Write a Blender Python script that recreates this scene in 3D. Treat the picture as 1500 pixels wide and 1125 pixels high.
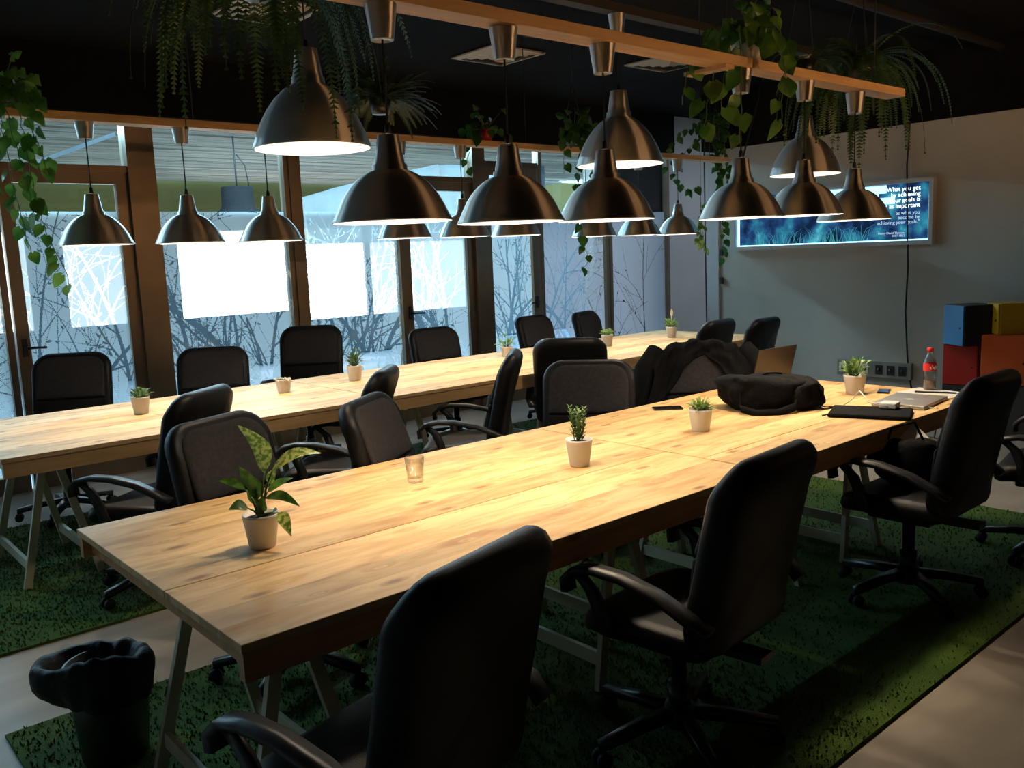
import bpy, bmesh, math, random
import numpy as np
from mathutils import Vector, Matrix, noise
PI = math.pi
SC = bpy.context.scene
for o in list(bpy.data.objects): bpy.data.objects.remove(o)
C = SC.collection

# ------------------------------------------------------------------ camera
cd = bpy.data.cameras.new('camera'); cam = bpy.data.objects.new('camera', cd); C.objects.link(cam)
cd.sensor_fit = 'HORIZONTAL'; cd.sensor_width = 36; cd.lens = 1287.26/1500*36
cd.clip_start = .02; cd.clip_end = 200
M = Matrix(((0.74933699, 0.12648849, -0.64999595, 0), (-0.66098485, 0.0837093, -0.74571562, 0), (-0.03991374, 0.98842977, 0.14633345, 1.56), (0, 0, 0, 1)))
cam.matrix_world = M
SC.camera = cam
# ------------------------------------------------------------------ world, exposure
SC.view_settings.view_transform = 'Standard'; SC.view_settings.look = 'None'; SC.view_settings.gamma = 1
SC.view_settings.use_curve_mapping = False
SC.view_settings.exposure = 0.55
w = bpy.data.worlds.new('sky'); SC.world = w; w.use_nodes = True
bg = w.node_tree.nodes['Background']; bg.inputs[0].default_value = (.34, .70, 1.0, 1); bg.inputs[1].default_value = 4.5
SC.cycles.use_denoising = True
SC.cycles.max_bounces = 8; SC.cycles.transparent_max_bounces = 24
SC.cycles.sample_clamp_indirect = 4
LAMP_W = 21.0; LARGE_W = 18.0; WARM = (1.0, .77, .50)

# ------------------------------------------------------------------ materials
def srgb(r, g, b):
    f = lambda c: (c/255/12.92) if c/255 <= .04045 else ((c/255+.055)/1.055)**2.4
    return (f(r), f(g), f(b), 1)
class N:
    def __init__(s, name):
        s.m = bpy.data.materials.new(name); s.m.use_nodes = True
        s.t = s.m.node_tree; s.t.nodes.clear()
        s.out = s.t.nodes.new('ShaderNodeOutputMaterial')
    def n(s, typ, **kw):
        x = s.t.nodes.new('ShaderNode'+typ)
        for k, v in kw.items():
            if k.startswith('i_'):
                key = k[2:].replace('_', ' ')
                x.inputs[key].default_value = v
            else: setattr(x, k, v)
        return x
    def l(s, a, b): s.t.links.new(a, b)
def pbsdf(name, col, rough=.5, metal=0, **kw):
    q = N(name); p = q.n('BsdfPrincipled')
    p.inputs['Base Color'].default_value = col if len(col) == 4 else (*col, 1)
    p.inputs['Roughness'].default_value = rough; p.inputs['Metallic'].default_value = metal
    for k, v in kw.items(): p.inputs[k].default_value = v
    q.l(p.outputs[0], q.out.inputs[0]); q.p = p
    return q
def noisy(name, c1, c2, scale=5, rough=.6, bump=0, bscale=None, metal=0, detail=4, stretch=None, **kw):
    q = pbsdf(name, c1, rough, metal, **kw)
    tc = q.n('TexCoord'); src = tc.outputs['Object']
    if stretch:
        mp = q.n('Mapping'); mp.inputs['Scale'].default_value = stretch; q.l(src, mp.inputs[0]); src = mp.outputs[0]
    nz = q.n('TexNoise'); nz.inputs['Scale'].default_value = scale; nz.inputs['Detail'].default_value = detail
    q.l(src, nz.inputs['Vector'])
    r = q.n('ValToRGB'); r.color_ramp.elements[0].position = .35; r.color_ramp.elements[1].position = .68
    r.color_ramp.elements[0].color = (*c1[:3], 1); r.color_ramp.elements[1].color = (*c2[:3], 1)
    q.l(nz.outputs['Fac'], r.inputs[0]); q.l(r.outputs[0], q.p.inputs['Base Color'])
    if bump:
        n2 = q.n('TexNoise'); n2.inputs['Scale'].default_value = bscale or scale*8; n2.inputs['Detail'].default_value = 3
        q.l(src, n2.inputs['Vector'])
        b = q.n('Bump'); b.inputs['Strength'].default_value = bump; b.inputs['Distance'].default_value = .01
        q.l(n2.outputs['Fac'], b.inputs['Height']); q.l(b.outputs[0], q.p.inputs['Normal'])
    return q.m
def pine(name, dark=1.0, knots=True, board=.115, base=((.84, .585, .285), (.66, .395, .155))):
    q = pbsdf(name, (.7, .45, .2), .56); p = q.p
    tc = q.n('TexCoord')
    sp = q.n('SeparateXYZ'); q.l(tc.outputs['Object'], sp.inputs[0])
    dv = q.n('Math', operation='DIVIDE'); q.l(sp.outputs['Y'], dv.inputs[0]); dv.inputs[1].default_value = board
    fl = q.n('Math', operation='FLOOR'); q.l(dv.outputs[0], fl.inputs[0])
    wn = q.n('TexWhiteNoise', noise_dimensions='1D'); q.l(fl.outputs[0], wn.inputs['W'])
    sh = q.n('Math', operation='MULTIPLY'); q.l(wn.outputs['Value'], sh.inputs[0]); sh.inputs[1].default_value = 37.0
    ax = q.n('Math', operation='ADD'); q.l(sp.outputs['X'], ax.inputs[0]); q.l(sh.outputs[0], ax.inputs[1])
    cb = q.n('CombineXYZ'); q.l(ax.outputs[0], cb.inputs[0]); q.l(sp.outputs['Y'], cb.inputs[1]); q.l(sp.outputs['Z'], cb.inputs[2])
    # knots
    mk = q.n('Mapping'); mk.inputs['Scale'].default_value = (3.4, 8.6, 8.6); q.l(cb.outputs[0], mk.inputs[0])
    vo = q.n('TexVoronoi', voronoi_dimensions='2D'); vo.inputs['Scale'].default_value = 1.0; q.l(mk.outputs[0], vo.inputs['Vector'])
    # grain displaced near knots
    wv = q.n('Mapping'); wv.inputs['Scale'].default_value = (1.9, 15, 15); q.l(cb.outputs[0], wv.inputs[0])
    ad = q.n('VectorMath', operation='ADD'); q.l(wv.outputs[0], ad.inputs[0])
    kd = q.n('Math', operation='DIVIDE'); kd.inputs[0].default_value = .2
    kk = q.n('Math', operation='ADD'); q.l(vo.outputs['Distance'], kk.inputs[0]); kk.inputs[1].default_value = .08
    q.l(kk.outputs[0], kd.inputs[1]); q.l(kd.outputs[0], ad.inputs[1])
    nz = q.n('TexNoise'); nz.inputs['Scale'].default_value = 1.0; nz.inputs['Detail'].default_value = 5; nz.inputs['Roughness'].default_value = .62
    q.l(ad.outputs[0], nz.inputs['Vector'])
    r = q.n('ValToRGB'); e = r.color_ramp.elements
    e[0].position = .36; e[0].color = (*[c*dark for c in base[1]], 1); e[1].position = .60; e[1].color = (*[c*dark for c in base[0]], 1)
    q.l(nz.outputs['Fac'], r.inputs[0])
    # per-board tint
    mt = q.n('MapRange'); mt.inputs['To Min'].default_value = .80; mt.inputs['To Max'].default_value = 1.1; q.l(wn.outputs['Value'], mt.inputs[0])
    mx = q.n('VectorMath', operation='SCALE'); q.l(r.outputs[0], mx.inputs[0]); q.l(mt.outputs[0], mx.inputs['Scale'])
    last = mx.outputs[0]
    # broad stains
    n3 = q.n('TexNoise'); n3.inputs['Scale'].default_value = 1.0; n3.inputs['Detail'].default_value = 2
    m3 = q.n('Mapping'); m3.inputs['Scale'].default_value = (3.5, 10, 10); q.l(cb.outputs[0], m3.inputs[0]); q.l(m3.outputs[0], n3.inputs['Vector'])
    r3 = q.n('ValToRGB'); r3.color_ramp.elements[0].position = .34; r3.color_ramp.elements[0].color = (.60, .43, .30, 1); r3.color_ramp.elements[1].position = .5; r3.color_ramp.elements[1].color = (1, 1, 1, 1)
    q.l(n3.outputs['Fac'], r3.inputs[0])
    mm = q.n('Mix', data_type='RGBA', blend_type='MULTIPLY'); mm.inputs[0].default_value = .55; q.l(last, mm.inputs[6]); q.l(r3.outputs[0], mm.inputs[7]); last = mm.outputs[2]
    if knots:
        lt = q.n('MapRange'); lt.inputs['From Min'].default_value = .05; lt.inputs['From Max'].default_value = .17; lt.inputs['To Min'].default_value = 1; lt.inputs['To Max'].default_value = 0
        q.l(vo.outputs['Distance'], lt.inputs[0])
        sx = q.n('SeparateXYZ'); q.l(vo.outputs['Color'], sx.inputs[0])
        gt = q.n('Math', operation='GREATER_THAN'); q.l(sx.outputs[0], gt.inputs[0]); gt.inputs[1].default_value = .74
        mu = q.n('Math', operation='MULTIPLY'); q.l(lt.outputs[0], mu.inputs[0]); q.l(gt.outputs[0], mu.inputs[1])
        mu2 = q.n('Math', operation='MULTIPLY'); q.l(mu.outputs[0], mu2.inputs[0]); mu2.inputs[1].default_value = .8
        mk2 = q.n('Mix', data_type='RGBA'); q.l(mu2.outputs[0], mk2.inputs[0]); q.l(last, mk2.inputs[6]); mk2.inputs[7].default_value = (.24, .10, .035, 1); last = mk2.outputs[2]
    # joint lines
    fr = q.n('Math', operation='FRACT'); q.l(dv.outputs[0], fr.inputs[0])
    lj = q.n('Math', operation='LESS_THAN'); q.l(fr.outputs[0], lj.inputs[0]); lj.inputs[1].default_value = .018
    lm = q.n('Math', operation='MULTIPLY'); q.l(lj.outputs[0], lm.inputs[0]); lm.inputs[1].default_value = .3
    mj = q.n('Mix', data_type='RGBA'); q.l(lm.outputs[0], mj.inputs[0]); q.l(last, mj.inputs[6]); mj.inputs[7].default_value = (.28, .15, .06, 1)
    q.l(mj.outputs[2], p.inputs['Base Color'])
    return q.m
def emis(name, col, s):
    q = N(name); e = q.n('Emission'); e.inputs[0].default_value = (*col[:3], 1); e.inputs[1].default_value = s
    q.l(e.outputs[0], q.out.inputs[0]); return q.m
def leafmat(name, c1, c2, scale=14, trans=.35):
    q = N(name); p = q.n('BsdfPrincipled'); p.inputs['Roughness'].default_value = .4
    tc = q.n('TexCoord'); nz = q.n('TexNoise'); nz.inputs['Scale'].default_value = scale; q.l(tc.outputs['Object'], nz.inputs['Vector'])
    r = q.n('ValToRGB'); r.color_ramp.elements[0].position = .42; r.color_ramp.elements[1].position = .6
    r.color_ramp.elements[0].color = (*c1, 1); r.color_ramp.elements[1].color = (*c2, 1)
    q.l(nz.outputs['Fac'], r.inputs[0]); q.l(r.outputs[0], p.inputs['Base Color'])
    tr = q.n('BsdfTranslucent'); q.l(r.outputs[0], tr.inputs[0])
    mx = q.n('MixShader'); mx.inputs[0].default_value = trans
    q.l(p.outputs[0], mx.inputs[1]); q.l(tr.outputs[0], mx.inputs[2]); q.l(mx.outputs[0], q.out.inputs[0]); return q.m

m_pine = pine('pine_tabletop')
m_pine_pale = pine('pine_pale_tabletop', base=((.80, .56, .30), (.66, .42, .19)))
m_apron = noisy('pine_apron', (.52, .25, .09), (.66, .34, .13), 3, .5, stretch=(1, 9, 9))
m_beam = noisy('pine_beam', (.60, .36, .15), (.74, .47, .22), 3, .5, stretch=(1, 12, 12))
m_leg = noisy('pale_painted_wood', (.50, .47, .33), (.60, .56, .40), 6, .5)
m_leather = noisy('black_leather', (.0035, .0035, .004), (.006, .006, .007), 30, .45, bump=.12, bscale=260, **{'Specular IOR Level': .22})
m_panel = noisy('charcoal_fabric', (.024, .022, .024), (.032, .030, .032), 60, .85, bump=.15, bscale=500, **{'Specular IOR Level': .08})
m_lowpanel = noisy('black_fabric', (.007, .0065, .007), (.010, .009, .010), 60, .85, **{'Specular IOR Level': .08})
m_plastic = pbsdf('black_plastic', (.012, .012, .013), .33).m
m_armp = noisy('dark_grey_plastic', (.018, .018, .019), (.024, .024, .026), 20, .4)
m_rubber = pbsdf('black_rubber', (.006, .006, .006), .8).m
# brushed aluminium
q = pbsdf('brushed_aluminium', (.60, .57, .54), .30, 1.0, Anisotropic=1.0)
tg = q.n('Tangent', direction_type='RADIAL', axis='Z'); q.l(tg.outputs[0], q.p.inputs['Tangent']); q.p.inputs['Anisotropic Rotation'].default_value = .25
tc = q.n('TexCoord'); mp = q.n('Mapping'); mp.inputs['Scale'].default_value = (3, 3, 900); nz = q.n('TexNoise'); nz.inputs['Scale'].default_value = 1
q.l(tc.outputs['Object'], mp.inputs[0]); q.l(mp.outputs[0], nz.inputs['Vector'])
rr = q.n('MapRange'); rr.inputs['To Min'].default_value = .42; rr.inputs['To Max'].default_value = .50; q.l(nz.outputs['Fac'], rr.inputs[0]); q.l(rr.outputs[0], q.p.inputs['Roughness'])
m_alu = q.m
m_white = pbsdf('white_enamel', (.85, .83, .8), .5).m
m_bulb = emis('lit_bulb', (1, .90, .76), 85)
m_bulb_off = pbsdf('unlit_bulb', (.7, .7, .68), .3).m
m_cord = pbsdf('black_cord', (.008, .008, .008), .6).m
m_pot = noisy('white_ceramic', (.70, .66, .62), (.76, .72, .68), 4, .45)
m_soil = noisy('potting_soil', (.02, .012, .008), (.05, .03, .02), 80, .95, bump=.5)
m_frame = noisy('bronze_window_frame', (.19, .145, .10), (.23, .18, .13), 3, .33, metal=.6)
m_grass = None
q = pbsdf('artificial_turf', (.05, .15, .02), .95)
tc = q.n('TexCoord'); n1 = q.n('TexNoise'); n1.inputs['Scale'].default_value = 260; n1.inputs['Detail'].default_value = 2; n2 = q.n('TexNoise'); n2.inputs['Scale'].default_value = 2.5
q.l(tc.outputs['Object'], n1.inputs['Vector']); q.l(tc.outputs['Object'], n2.inputs['Vector'])
r = q.n('ValToRGB'); r.color_ramp.elements[0].color = (.020, .060, .002, 1); r.color_ramp.elements[1].color = (.080, .155, .005, 1); r.color_ramp.elements[0].position = .35; r.color_ramp.elements[1].position = .65
mix = q.n('Math', operation='MULTIPLY_ADD'); q.l(n2.outputs['Fac'], mix.inputs[0]); mix.inputs[1].default_value = .4
q.l(n1.outputs['Fac'], mix.inputs[2]); sb = q.n('Math', operation='SUBTRACT'); q.l(mix.outputs[0], sb.inputs[0]); sb.inputs[1].default_value = .2
q.l(sb.outputs[0], r.inputs[0]); q.l(r.outputs[0], q.p.inputs['Base Color'])
b = q.n('Bump'); b.inputs['Strength'].default_value = .8; b.inputs['Distance'].default_value = .01; q.l(n1.outputs['Fac'], b.inputs['Height']); q.l(b.outputs[0], q.p.inputs['Normal'])
m_grass = q.m
m_floor = noisy('worn_grey_floor', (.27, .235, .19), (.37, .32, .26), 1.6, .55, bump=.05, bscale=30, detail=8, stretch=(1, 3, 1))
m_wall = noisy('grey_green_wall_paint', (.44, .43, .385), (.50, .49, .44), 1.2, .8, bump=.35, bscale=70)
m_wallw = noisy('white_wall_paint', (.48, .48, .49), (.54, .54, .55), 1.2, .8, bump=.2, bscale=60)
m_black = noisy('black_ceiling_paint', (.0045, .0045, .005), (.008, .008, .0085), 2, .95, **{'Specular IOR Level': .1})
m_duct = noisy('dark_duct_paint', (.006, .006, .0065), (.011, .011, .012), 2, .7)
m_diff = noisy('cream_diffuser', (.50, .42, .30), (.56, .47, .34), 4, .5)
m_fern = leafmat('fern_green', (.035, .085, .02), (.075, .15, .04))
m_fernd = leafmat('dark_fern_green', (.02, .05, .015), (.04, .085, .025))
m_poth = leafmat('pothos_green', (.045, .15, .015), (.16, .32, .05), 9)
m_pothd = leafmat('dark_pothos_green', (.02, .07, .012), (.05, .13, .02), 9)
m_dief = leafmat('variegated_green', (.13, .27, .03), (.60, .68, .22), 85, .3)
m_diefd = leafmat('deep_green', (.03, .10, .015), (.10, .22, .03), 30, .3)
m_ros = leafmat('needle_green', (.04, .10, .02), (.09, .18, .04), 40, .2)
m_light = leafmat('fresh_green', (.10, .22, .04), (.30, .42, .12), 40, .3)
m_stem = pbsdf('plant_stem', (.10, .16, .04), .6).m
m_flow = pbsdf('pale_flower', (.75, .62, .50), .6).m
m_black_cloth = noisy('black_nylon', (.004, .004, .0045), (.007, .007, .008), 20, .8, bump=.3, bscale=120, **{'Specular IOR Level': .08})
m_jacket = noisy('black_jacket_cloth', (.003, .003, .0035), (.006, .006, .007), 12, .95, bump=.3, bscale=60, **{'Specular IOR Level': .08})
m_binbag = noisy('black_bin_liner', (.004, .004, .0045), (.007, .007, .008), 12, .6, bump=.4, bscale=40, **{'Specular IOR Level': .2})
m_silver = noisy('silver_aluminium', (.55, .53, .50), (.58, .56, .53), 5, .38, metal=.8)
m_bronze = noisy('brown_laptop_lid', (.022, .014, .009), (.032, .02, .012), 5, .35, metal=.2)
m_paper = noisy('white_paper', (.70, .68, .64), (.76, .74, .70), 5, .7)
m_wp = pbsdf('white_plastic', (.75, .73, .70), .35).m
m_red = pbsdf('red_plastic', (.65, .02, .02), .4).m
m_dark = pbsdf('dark_screen', (.01, .01, .014), .15).m
m_bluescr = pbsdf('blue_screen', (.04, .09, .22), .2).m
q = N('clear_glass_pane'); g = q.n('BsdfGlossy'); g.inputs['Roughness'].default_value = .02; t = q.n('BsdfTransparent'); t.inputs[0].default_value = (.93, .96, .97, 1)
lw = q.n('Fresnel'); lw.inputs[0].default_value = 1.35; mx = q.n('MixShader'); q.l(lw.outputs[0], mx.inputs[0]); q.l(t.outputs[0], mx.inputs[1]); q.l(g.outputs[0], mx.inputs[2]); q.l(mx.outputs[0], q.out.inputs[0]); m_pane = q.m
q = N('drinking_glass'); g = q.n('BsdfGlossy'); g.inputs['Roughness'].default_value = .03; t = q.n('BsdfTransparent'); t.inputs[0].default_value = (.95, .96, .95, 1)
lw = q.n('LayerWeight'); lw.inputs[0].default_value = .22; mx = q.n('MixShader'); q.l(lw.outputs['Facing'], mx.inputs[0]); q.l(t.outputs[0], mx.inputs[1]); q.l(g.outputs[0], mx.inputs[2]); q.l(mx.outputs[0], q.out.inputs[0]); m_tumbler = q.m
def film(name, trans, col):
    q = N(name); t = q.n('BsdfTransparent'); t.inputs[0].default_value = (.92, .98, 1, 1); d = q.n('BsdfTranslucent'); d.inputs[0].default_value = (*col, 1)
    dd = q.n('BsdfDiffuse'); dd.inputs[0].default_value = (*[c*.5 for c in col], 1)
    a = q.n('MixShader'); a.inputs[0].default_value = .1; q.l(d.outputs[0], a.inputs[1]); q.l(dd.outputs[0], a.inputs[2])
    mx = q.n('MixShader'); mx.inputs[0].default_value = trans; q.l(a.outputs[0], mx.inputs[1]); q.l(t.outputs[0], mx.inputs[2]); q.l(mx.outputs[0], q.out.inputs[0]); return q.m
m_film = film('frosted_window_film', .20, (.82, .95, 1.0))
m_filmd = film('dense_frosted_window_film', .12, (.55, .55, .62))

# ------------------------------------------------------------------ mesh builder
class MB:
    def __init__(s): s.v = []; s.f = []; s.sm = []
    def add(s, vs, fs, smooth=False):
        n = len(s.v); s.v += [tuple(v) for v in vs]; s.f += [tuple(i+n for i in f) for f in fs]; s.sm += [smooth]*len(fs)
    def box(s, x0, y0, z0, x1, y1, z1, bev=0):
        if bev:
            bm = bmesh.new(); bmesh.ops.create_cube(bm, size=1)
            bmesh.ops.scale(bm, vec=(x1-x0, y1-y0, z1-z0), verts=bm.verts); bmesh.ops.translate(bm, vec=((x0+x1)/2, (y0+y1)/2, (z0+z1)/2), verts=bm.verts)
            bmesh.ops.bevel(bm, geom=list(bm.edges), offset=bev, segments=2, affect='EDGES', profile=.5)
            s.bm(bm); return
        s.add([(x0, y0, z0), (x1, y0, z0), (x1, y1, z0), (x0, y1, z0), (x0, y0, z1), (x1, y0, z1), (x1, y1, z1), (x0, y1, z1)],
              [(0, 3, 2, 1), (4, 5, 6, 7), (0, 1, 5, 4), (1, 2, 6, 5), (2, 3, 7, 6), (3, 0, 4, 7)])
    def bm(s, bm, smooth=False):
        bm.verts.index_update()
        s.add([v.co[:] for v in bm.verts], [[v.index for v in f.verts] for f in bm.faces], smooth); bm.free()
    def bar(s, a, b, wx, wy, up=(0, 0, 1)):
        a = Vector(a); b = Vector(b); d = (b-a).normalized(); u = Vector(up)
        if abs(d.dot(u)) > .99: u = Vector((1, 0, 0))
        x = d.cross(u).normalized(); y = x.cross(d)
        vs = [p+x*i*wx/2+y*j*wy/2 for p in (a, b) for i, j in ((-1, -1), (1, -1), (1, 1), (-1, 1))]
        s.add(vs, [(0, 1, 2, 3), (7, 6, 5, 4), (0, 4, 5, 1), (1, 5, 6, 2), (2, 6, 7, 3), (3, 7, 4, 0)])
    def tube(s, pts, r, n=8, cap=True):
        pts = [Vector(p) for p in pts]; rs = r if isinstance(r, (list, tuple)) else [r]*len(pts)
        rings = []; prev = None
        for i, p in enumerate(pts):
            d = (pts[min(i+1, len(pts)-1)]-pts[max(i-1, 0)]).normalized()
            if prev is None: u = d.orthogonal().normalized()
            else:
                u = prev-d*prev.dot(d)
                u = u.normalized() if u.length > 1e-6 else d.orthogonal().normalized()
            prev = u; v = d.cross(u)
            rings.append([p+(u*math.cos(2*PI*k/n)+v*math.sin(2*PI*k/n))*rs[i] for k in range(n)])
        vs = [q for g in rings for q in g]; fs = []
        for i in range(len(pts)-1):
            for k in range(n): fs.append((i*n+k, i*n+(k+1) % n, (i+1)*n+(k+1) % n, (i+1)*n+k))
        if cap: fs.append(tuple(range(n-1, -1, -1))); fs.append(tuple((len(pts)-1)*n+k for k in range(n)))
        s.add(vs, fs, True)
    def lathe(s, prof, n=32, c=(0, 0, 0)):
        vs = []; fs = []
        for r, z in prof: vs += [(c[0]+r*math.cos(2*PI*k/n), c[1]+r*math.sin(2*PI*k/n), c[2]+z) for k in range(n)]
        for i in range(len(prof)-1):
            for k in range(n): fs.append((i*n+k, i*n+(k+1) % n, (i+1)*n+(k+1) % n, (i+1)*n+k))
        s.add(vs, fs, True)
    def ribbon(s, pts, wv, th):   # flat band of half-width vectors wv, thickness along normal
        pts = [Vector(p) for p in pts]; vs = []; fs = []
        for i, p in enumerate(pts):
            d = (pts[min(i+1, len(pts)-1)]-pts[max(i-1, 0)]).normalized(); x = Vector(wv[i]) if isinstance(wv, list) else Vector(wv)
            nn = d.cross(x).normalized()
            vs += [p-x-nn*th/2, p+x-nn*th/2, p+x*.85+nn*th/2, p-x*.85+nn*th/2]
        for i in range(len(pts)-1):
            for k in range(4): fs.append((i*4+k, i*4+(k+1) % 4, (i+1)*4+(k+1) % 4, (i+1)*4+k))
        fs += [(3, 2, 1, 0), tuple((len(pts)-1)*4+k for k in range(4))]
        s.add(vs, fs, True)
    def build(s, name, mat, parent=None, bevel=0, sub=0, loc=None):
        me = bpy.data.meshes.new(name); me.from_pydata(s.v, [], s.f); me.update()
        bm = bmesh.new(); bm.from_mesh(me); bmesh.ops.recalc_face_normals(bm, faces=bm.faces) if len(s.f) < 30000 else None; bm.to_mesh(me); bm.free()
        me.polygons.foreach_set('use_smooth', s.sm); me.materials.append(mat)
        o = bpy.data.objects.new(name, me); C.objects.link(o); o.parent = parent
        if loc: o.location = loc
        if bevel:
            b = o.modifiers.new('b', 'BEVEL'); b.width = bevel; b.segments = 2; b.limit_method = 'ANGLE'
        if sub:
            b = o.modifiers.new('s', 'SUBSURF'); b.levels = sub; b.render_levels = sub
        return o
def tag(o, label=None, cat=None, group=None, kind=None):
    if label: o['label'] = label
    if cat: o['category'] = cat
    if group: o['group'] = group
    if kind: o['kind'] = kind
    return o
def thing(name, label, cat, loc=(0, 0, 0), rz=0, group=None):
    o = bpy.data.objects.new(name, None); C.objects.link(o); o.empty_display_size = .1
    o.location = loc; o.rotation_euler = (0, 0, rz); return tag(o, label, cat, group)
def copy_tree(o, parent=None):
    c = o.copy(); C.objects.link(c); c.parent = parent
    for ch in [x for x in KIDS.get(o.name, [])]: copy_tree(ch, c)
    return c
KIDS = {}
def index_kids(o):
    ks = [x for x in C.objects if x.parent == o]; KIDS[o.name] = ks
    for k in ks: index_kids(k)
def struct(name, mb, mat, parent=None, **kw):
    o = mb.build(name, mat, parent, **kw); o['kind'] = 'structure'; return o
def bx(*a, bev=0): m = MB(); m.box(*a, bev=bev); return m

# ------------------------------------------------------------------ room shell
WY = 7.03; XR = 8.0; XL = -1.6; YN = -1.3; ZC = 3.15
struct('floor', bx(XL, YN, -.1, 10.6, WY+.1, 0), m_floor)
struct('ceiling', bx(XL, YN, ZC, 10.6, WY+.1, ZC+.1), m_black)
struct('wall_right', bx(XR, YN, 0, XR+.12, 5.70, 2.56), m_wall)
struct('wall_left', bx(XL-.1, YN, 0, XL, WY+.1, ZC), m_wallw)
struct('wall_near', bx(XL, YN-.1, 0, 10.6, YN, ZC), m_black)
struct('wall_far_corner', bx(8.80, WY-.02, 0, 10.6, WY+.1, ZC), m_wallw)
struct('wall_far_end', bx(10.6, YN, 0, 10.7, WY+.1, ZC), m_wallw)
struct('trim_1', bx(XR-.02, 5.69, 0, XR+.14, 5.86, 2.53, bev=.006), m_wallw)
struct('trim_2', bx(XR-.03, YN, 2.56, XR+.2, 5.90, ZC), m_black)           # dark drop beam over the right wall
struct('baseboard_right', bx(XR-.018, YN, 0, XR, 5.68, .07), m_wallw)
struct('trim_3', bx(XL, WY-.12, 2.70, 8.80, WY+.08, ZC), m_black)       # dark fascia above the windows

# ------------------------------------------------------------------ window wall with etched tree film
rng = random.Random(4)
RES = .005
class Mask:
    def __init__(s, w, h, seed): s.w = int(w/RES); s.h = int(h/RES); s.a = np.zeros((s.h, s.w), bool); s.r = random.Random(seed)
    def disc(s, x, z, r):
        cx, cz, rr = x/RES, z/RES, max(r/RES, .6)
        x0, x1 = max(0, int(cx-rr)), min(s.w, int(cx+rr)+1); z0, z1 = max(0, int(cz-rr)), min(s.h, int(cz+rr)+1)
        if x0 >= x1 or z0 >= z1: return
        gz, gx = np.mgrid[z0:z1, x0:x1]; s.a[z0:z1, x0:x1] |= (gx+.5-cx)**2+(gz+.5-cz)**2 <= rr*rr
    def leaf(s, x, z, a, L):
        for i in range(9):
            t = i/8; s.disc(x+math.cos(a)*L*t, z+math.sin(a)*L*t, L*.22*math.sin(PI*(.1+.8*t)))
    def branch(s, x, z, a, L, r, d):
        n = max(4, int(L/.008)); cur = s.r.uniform(-.9, .9); a0 = a; nx = s.r.randint(8, 22)
        for i in range(n):
            t = i/n; a += cur*.008*(1.6 if d else 1); x += math.cos(a)*L/n; z += math.sin(a)*L/n; rr = r*(1-.65*t); s.disc(x, z, rr)
            if z > 2.0: break
            nx -= 1
            if nx <= 0 and r > .0030 and d < 3:
                nx = s.r.randint(20, 44); sd = s.r.choice((-1, 1))
                s.branch(x, z, a+sd*s.r.uniform(.3, .75), L*s.r.uniform(.35, .6), rr*s.r.uniform(.45, .7), d+1)
            elif nx == 5 and d >= 1 and s.r.random() < .5: s.leaf(x, z, a+s.r.choice((-1, 1))*s.r.uniform(.5, 1.1), s.r.uniform(.02, .045))
    def trees(s):
        W = s.w*RES; x = s.r.uniform(0, .08)
        while x < W:
            s.branch(x, 0, PI/2+s.r.uniform(-.22, .22), s.r.uniform(1.3, 2.2), s.r.choice((.009, .014, .019, .024, .030)), 0); x += s.r.uniform(.06, .17)*s.gap
def filmmesh(x0, x1, z0, z1, y, seed, parent, mat):
    m = Mask(x1-x0, z1-z0, seed); m.gap = {17: 2.2, 18: 4.5}.get(seed, 1); m.trees(); keep = ~m.a; V = []; F = []
    open_ = {}
    def emit(k, ra, rb):
        n = len(V); a, b_ = k; xa, xb = x0+a*RES, x0+b_*RES; za, zb = z0+ra*RES, z0+rb*RES
        V.extend([(xa, y, za), (xb, y, za), (xb, y, zb), (xa, y, zb)]); F.append((n, n+1, n+2, n+3))
    for row in range(m.h):
        r = np.concatenate(([0], keep[row].astype(np.int8), [0])); d = np.diff(r)
        runs = set(zip(np.where(d == 1)[0].tolist(), np.where(d == -1)[0].tolist()))
        for k in [k for k in open_ if k not in runs]: emit(k, open_.pop(k), row)
        for k in runs:
            if k not in open_: open_[k] = row
    for k, r0 in open_.items(): emit(k, r0, m.h)
    me = bpy.data.meshes.new('frosted_film'); me.from_pydata(V, [], F); me.materials.append(mat)
    o = bpy.data.objects.new('frosted_film', me); C.objects.link(o); o.parent = parent; return o
FT = 2.00
def fr(mb, x0, x1, z0, z1, w=.05, d=.07, bot=None):
    b = bot or w
    mb.box(x0, WY-d/2, z0, x0+w, WY+d/2, z1); mb.box(x1-w, WY-d/2, z0, x1, WY+d/2, z1)
    mb.box(x0+w, WY-d/2, z1-w, x1-w, WY+d/2, z1); mb.box(x0+w, WY-d/2, z0, x1-w, WY+d/2, z0+b)
def pane(parent, x0, x1, z0, z1): return bx(x0, WY+.006, z0, x1, WY+.012, z1).build('glass_pane', m_pane, parent)
def fixed(n, x0, x1, seed, mat=None, label=None, fm=None):
    f = MB(); fr(f, x0, x1, .0, 2.70, .045, .09, .12)
    o = struct('window_%d' % n, f, m_frame)
    pane(o, x0+.04, x1-.04, .11, 2.66)
    filmmesh(x0+.045, x1-.045, .12, FT, WY+.003, seed, o, mat or m_film); return o
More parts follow.
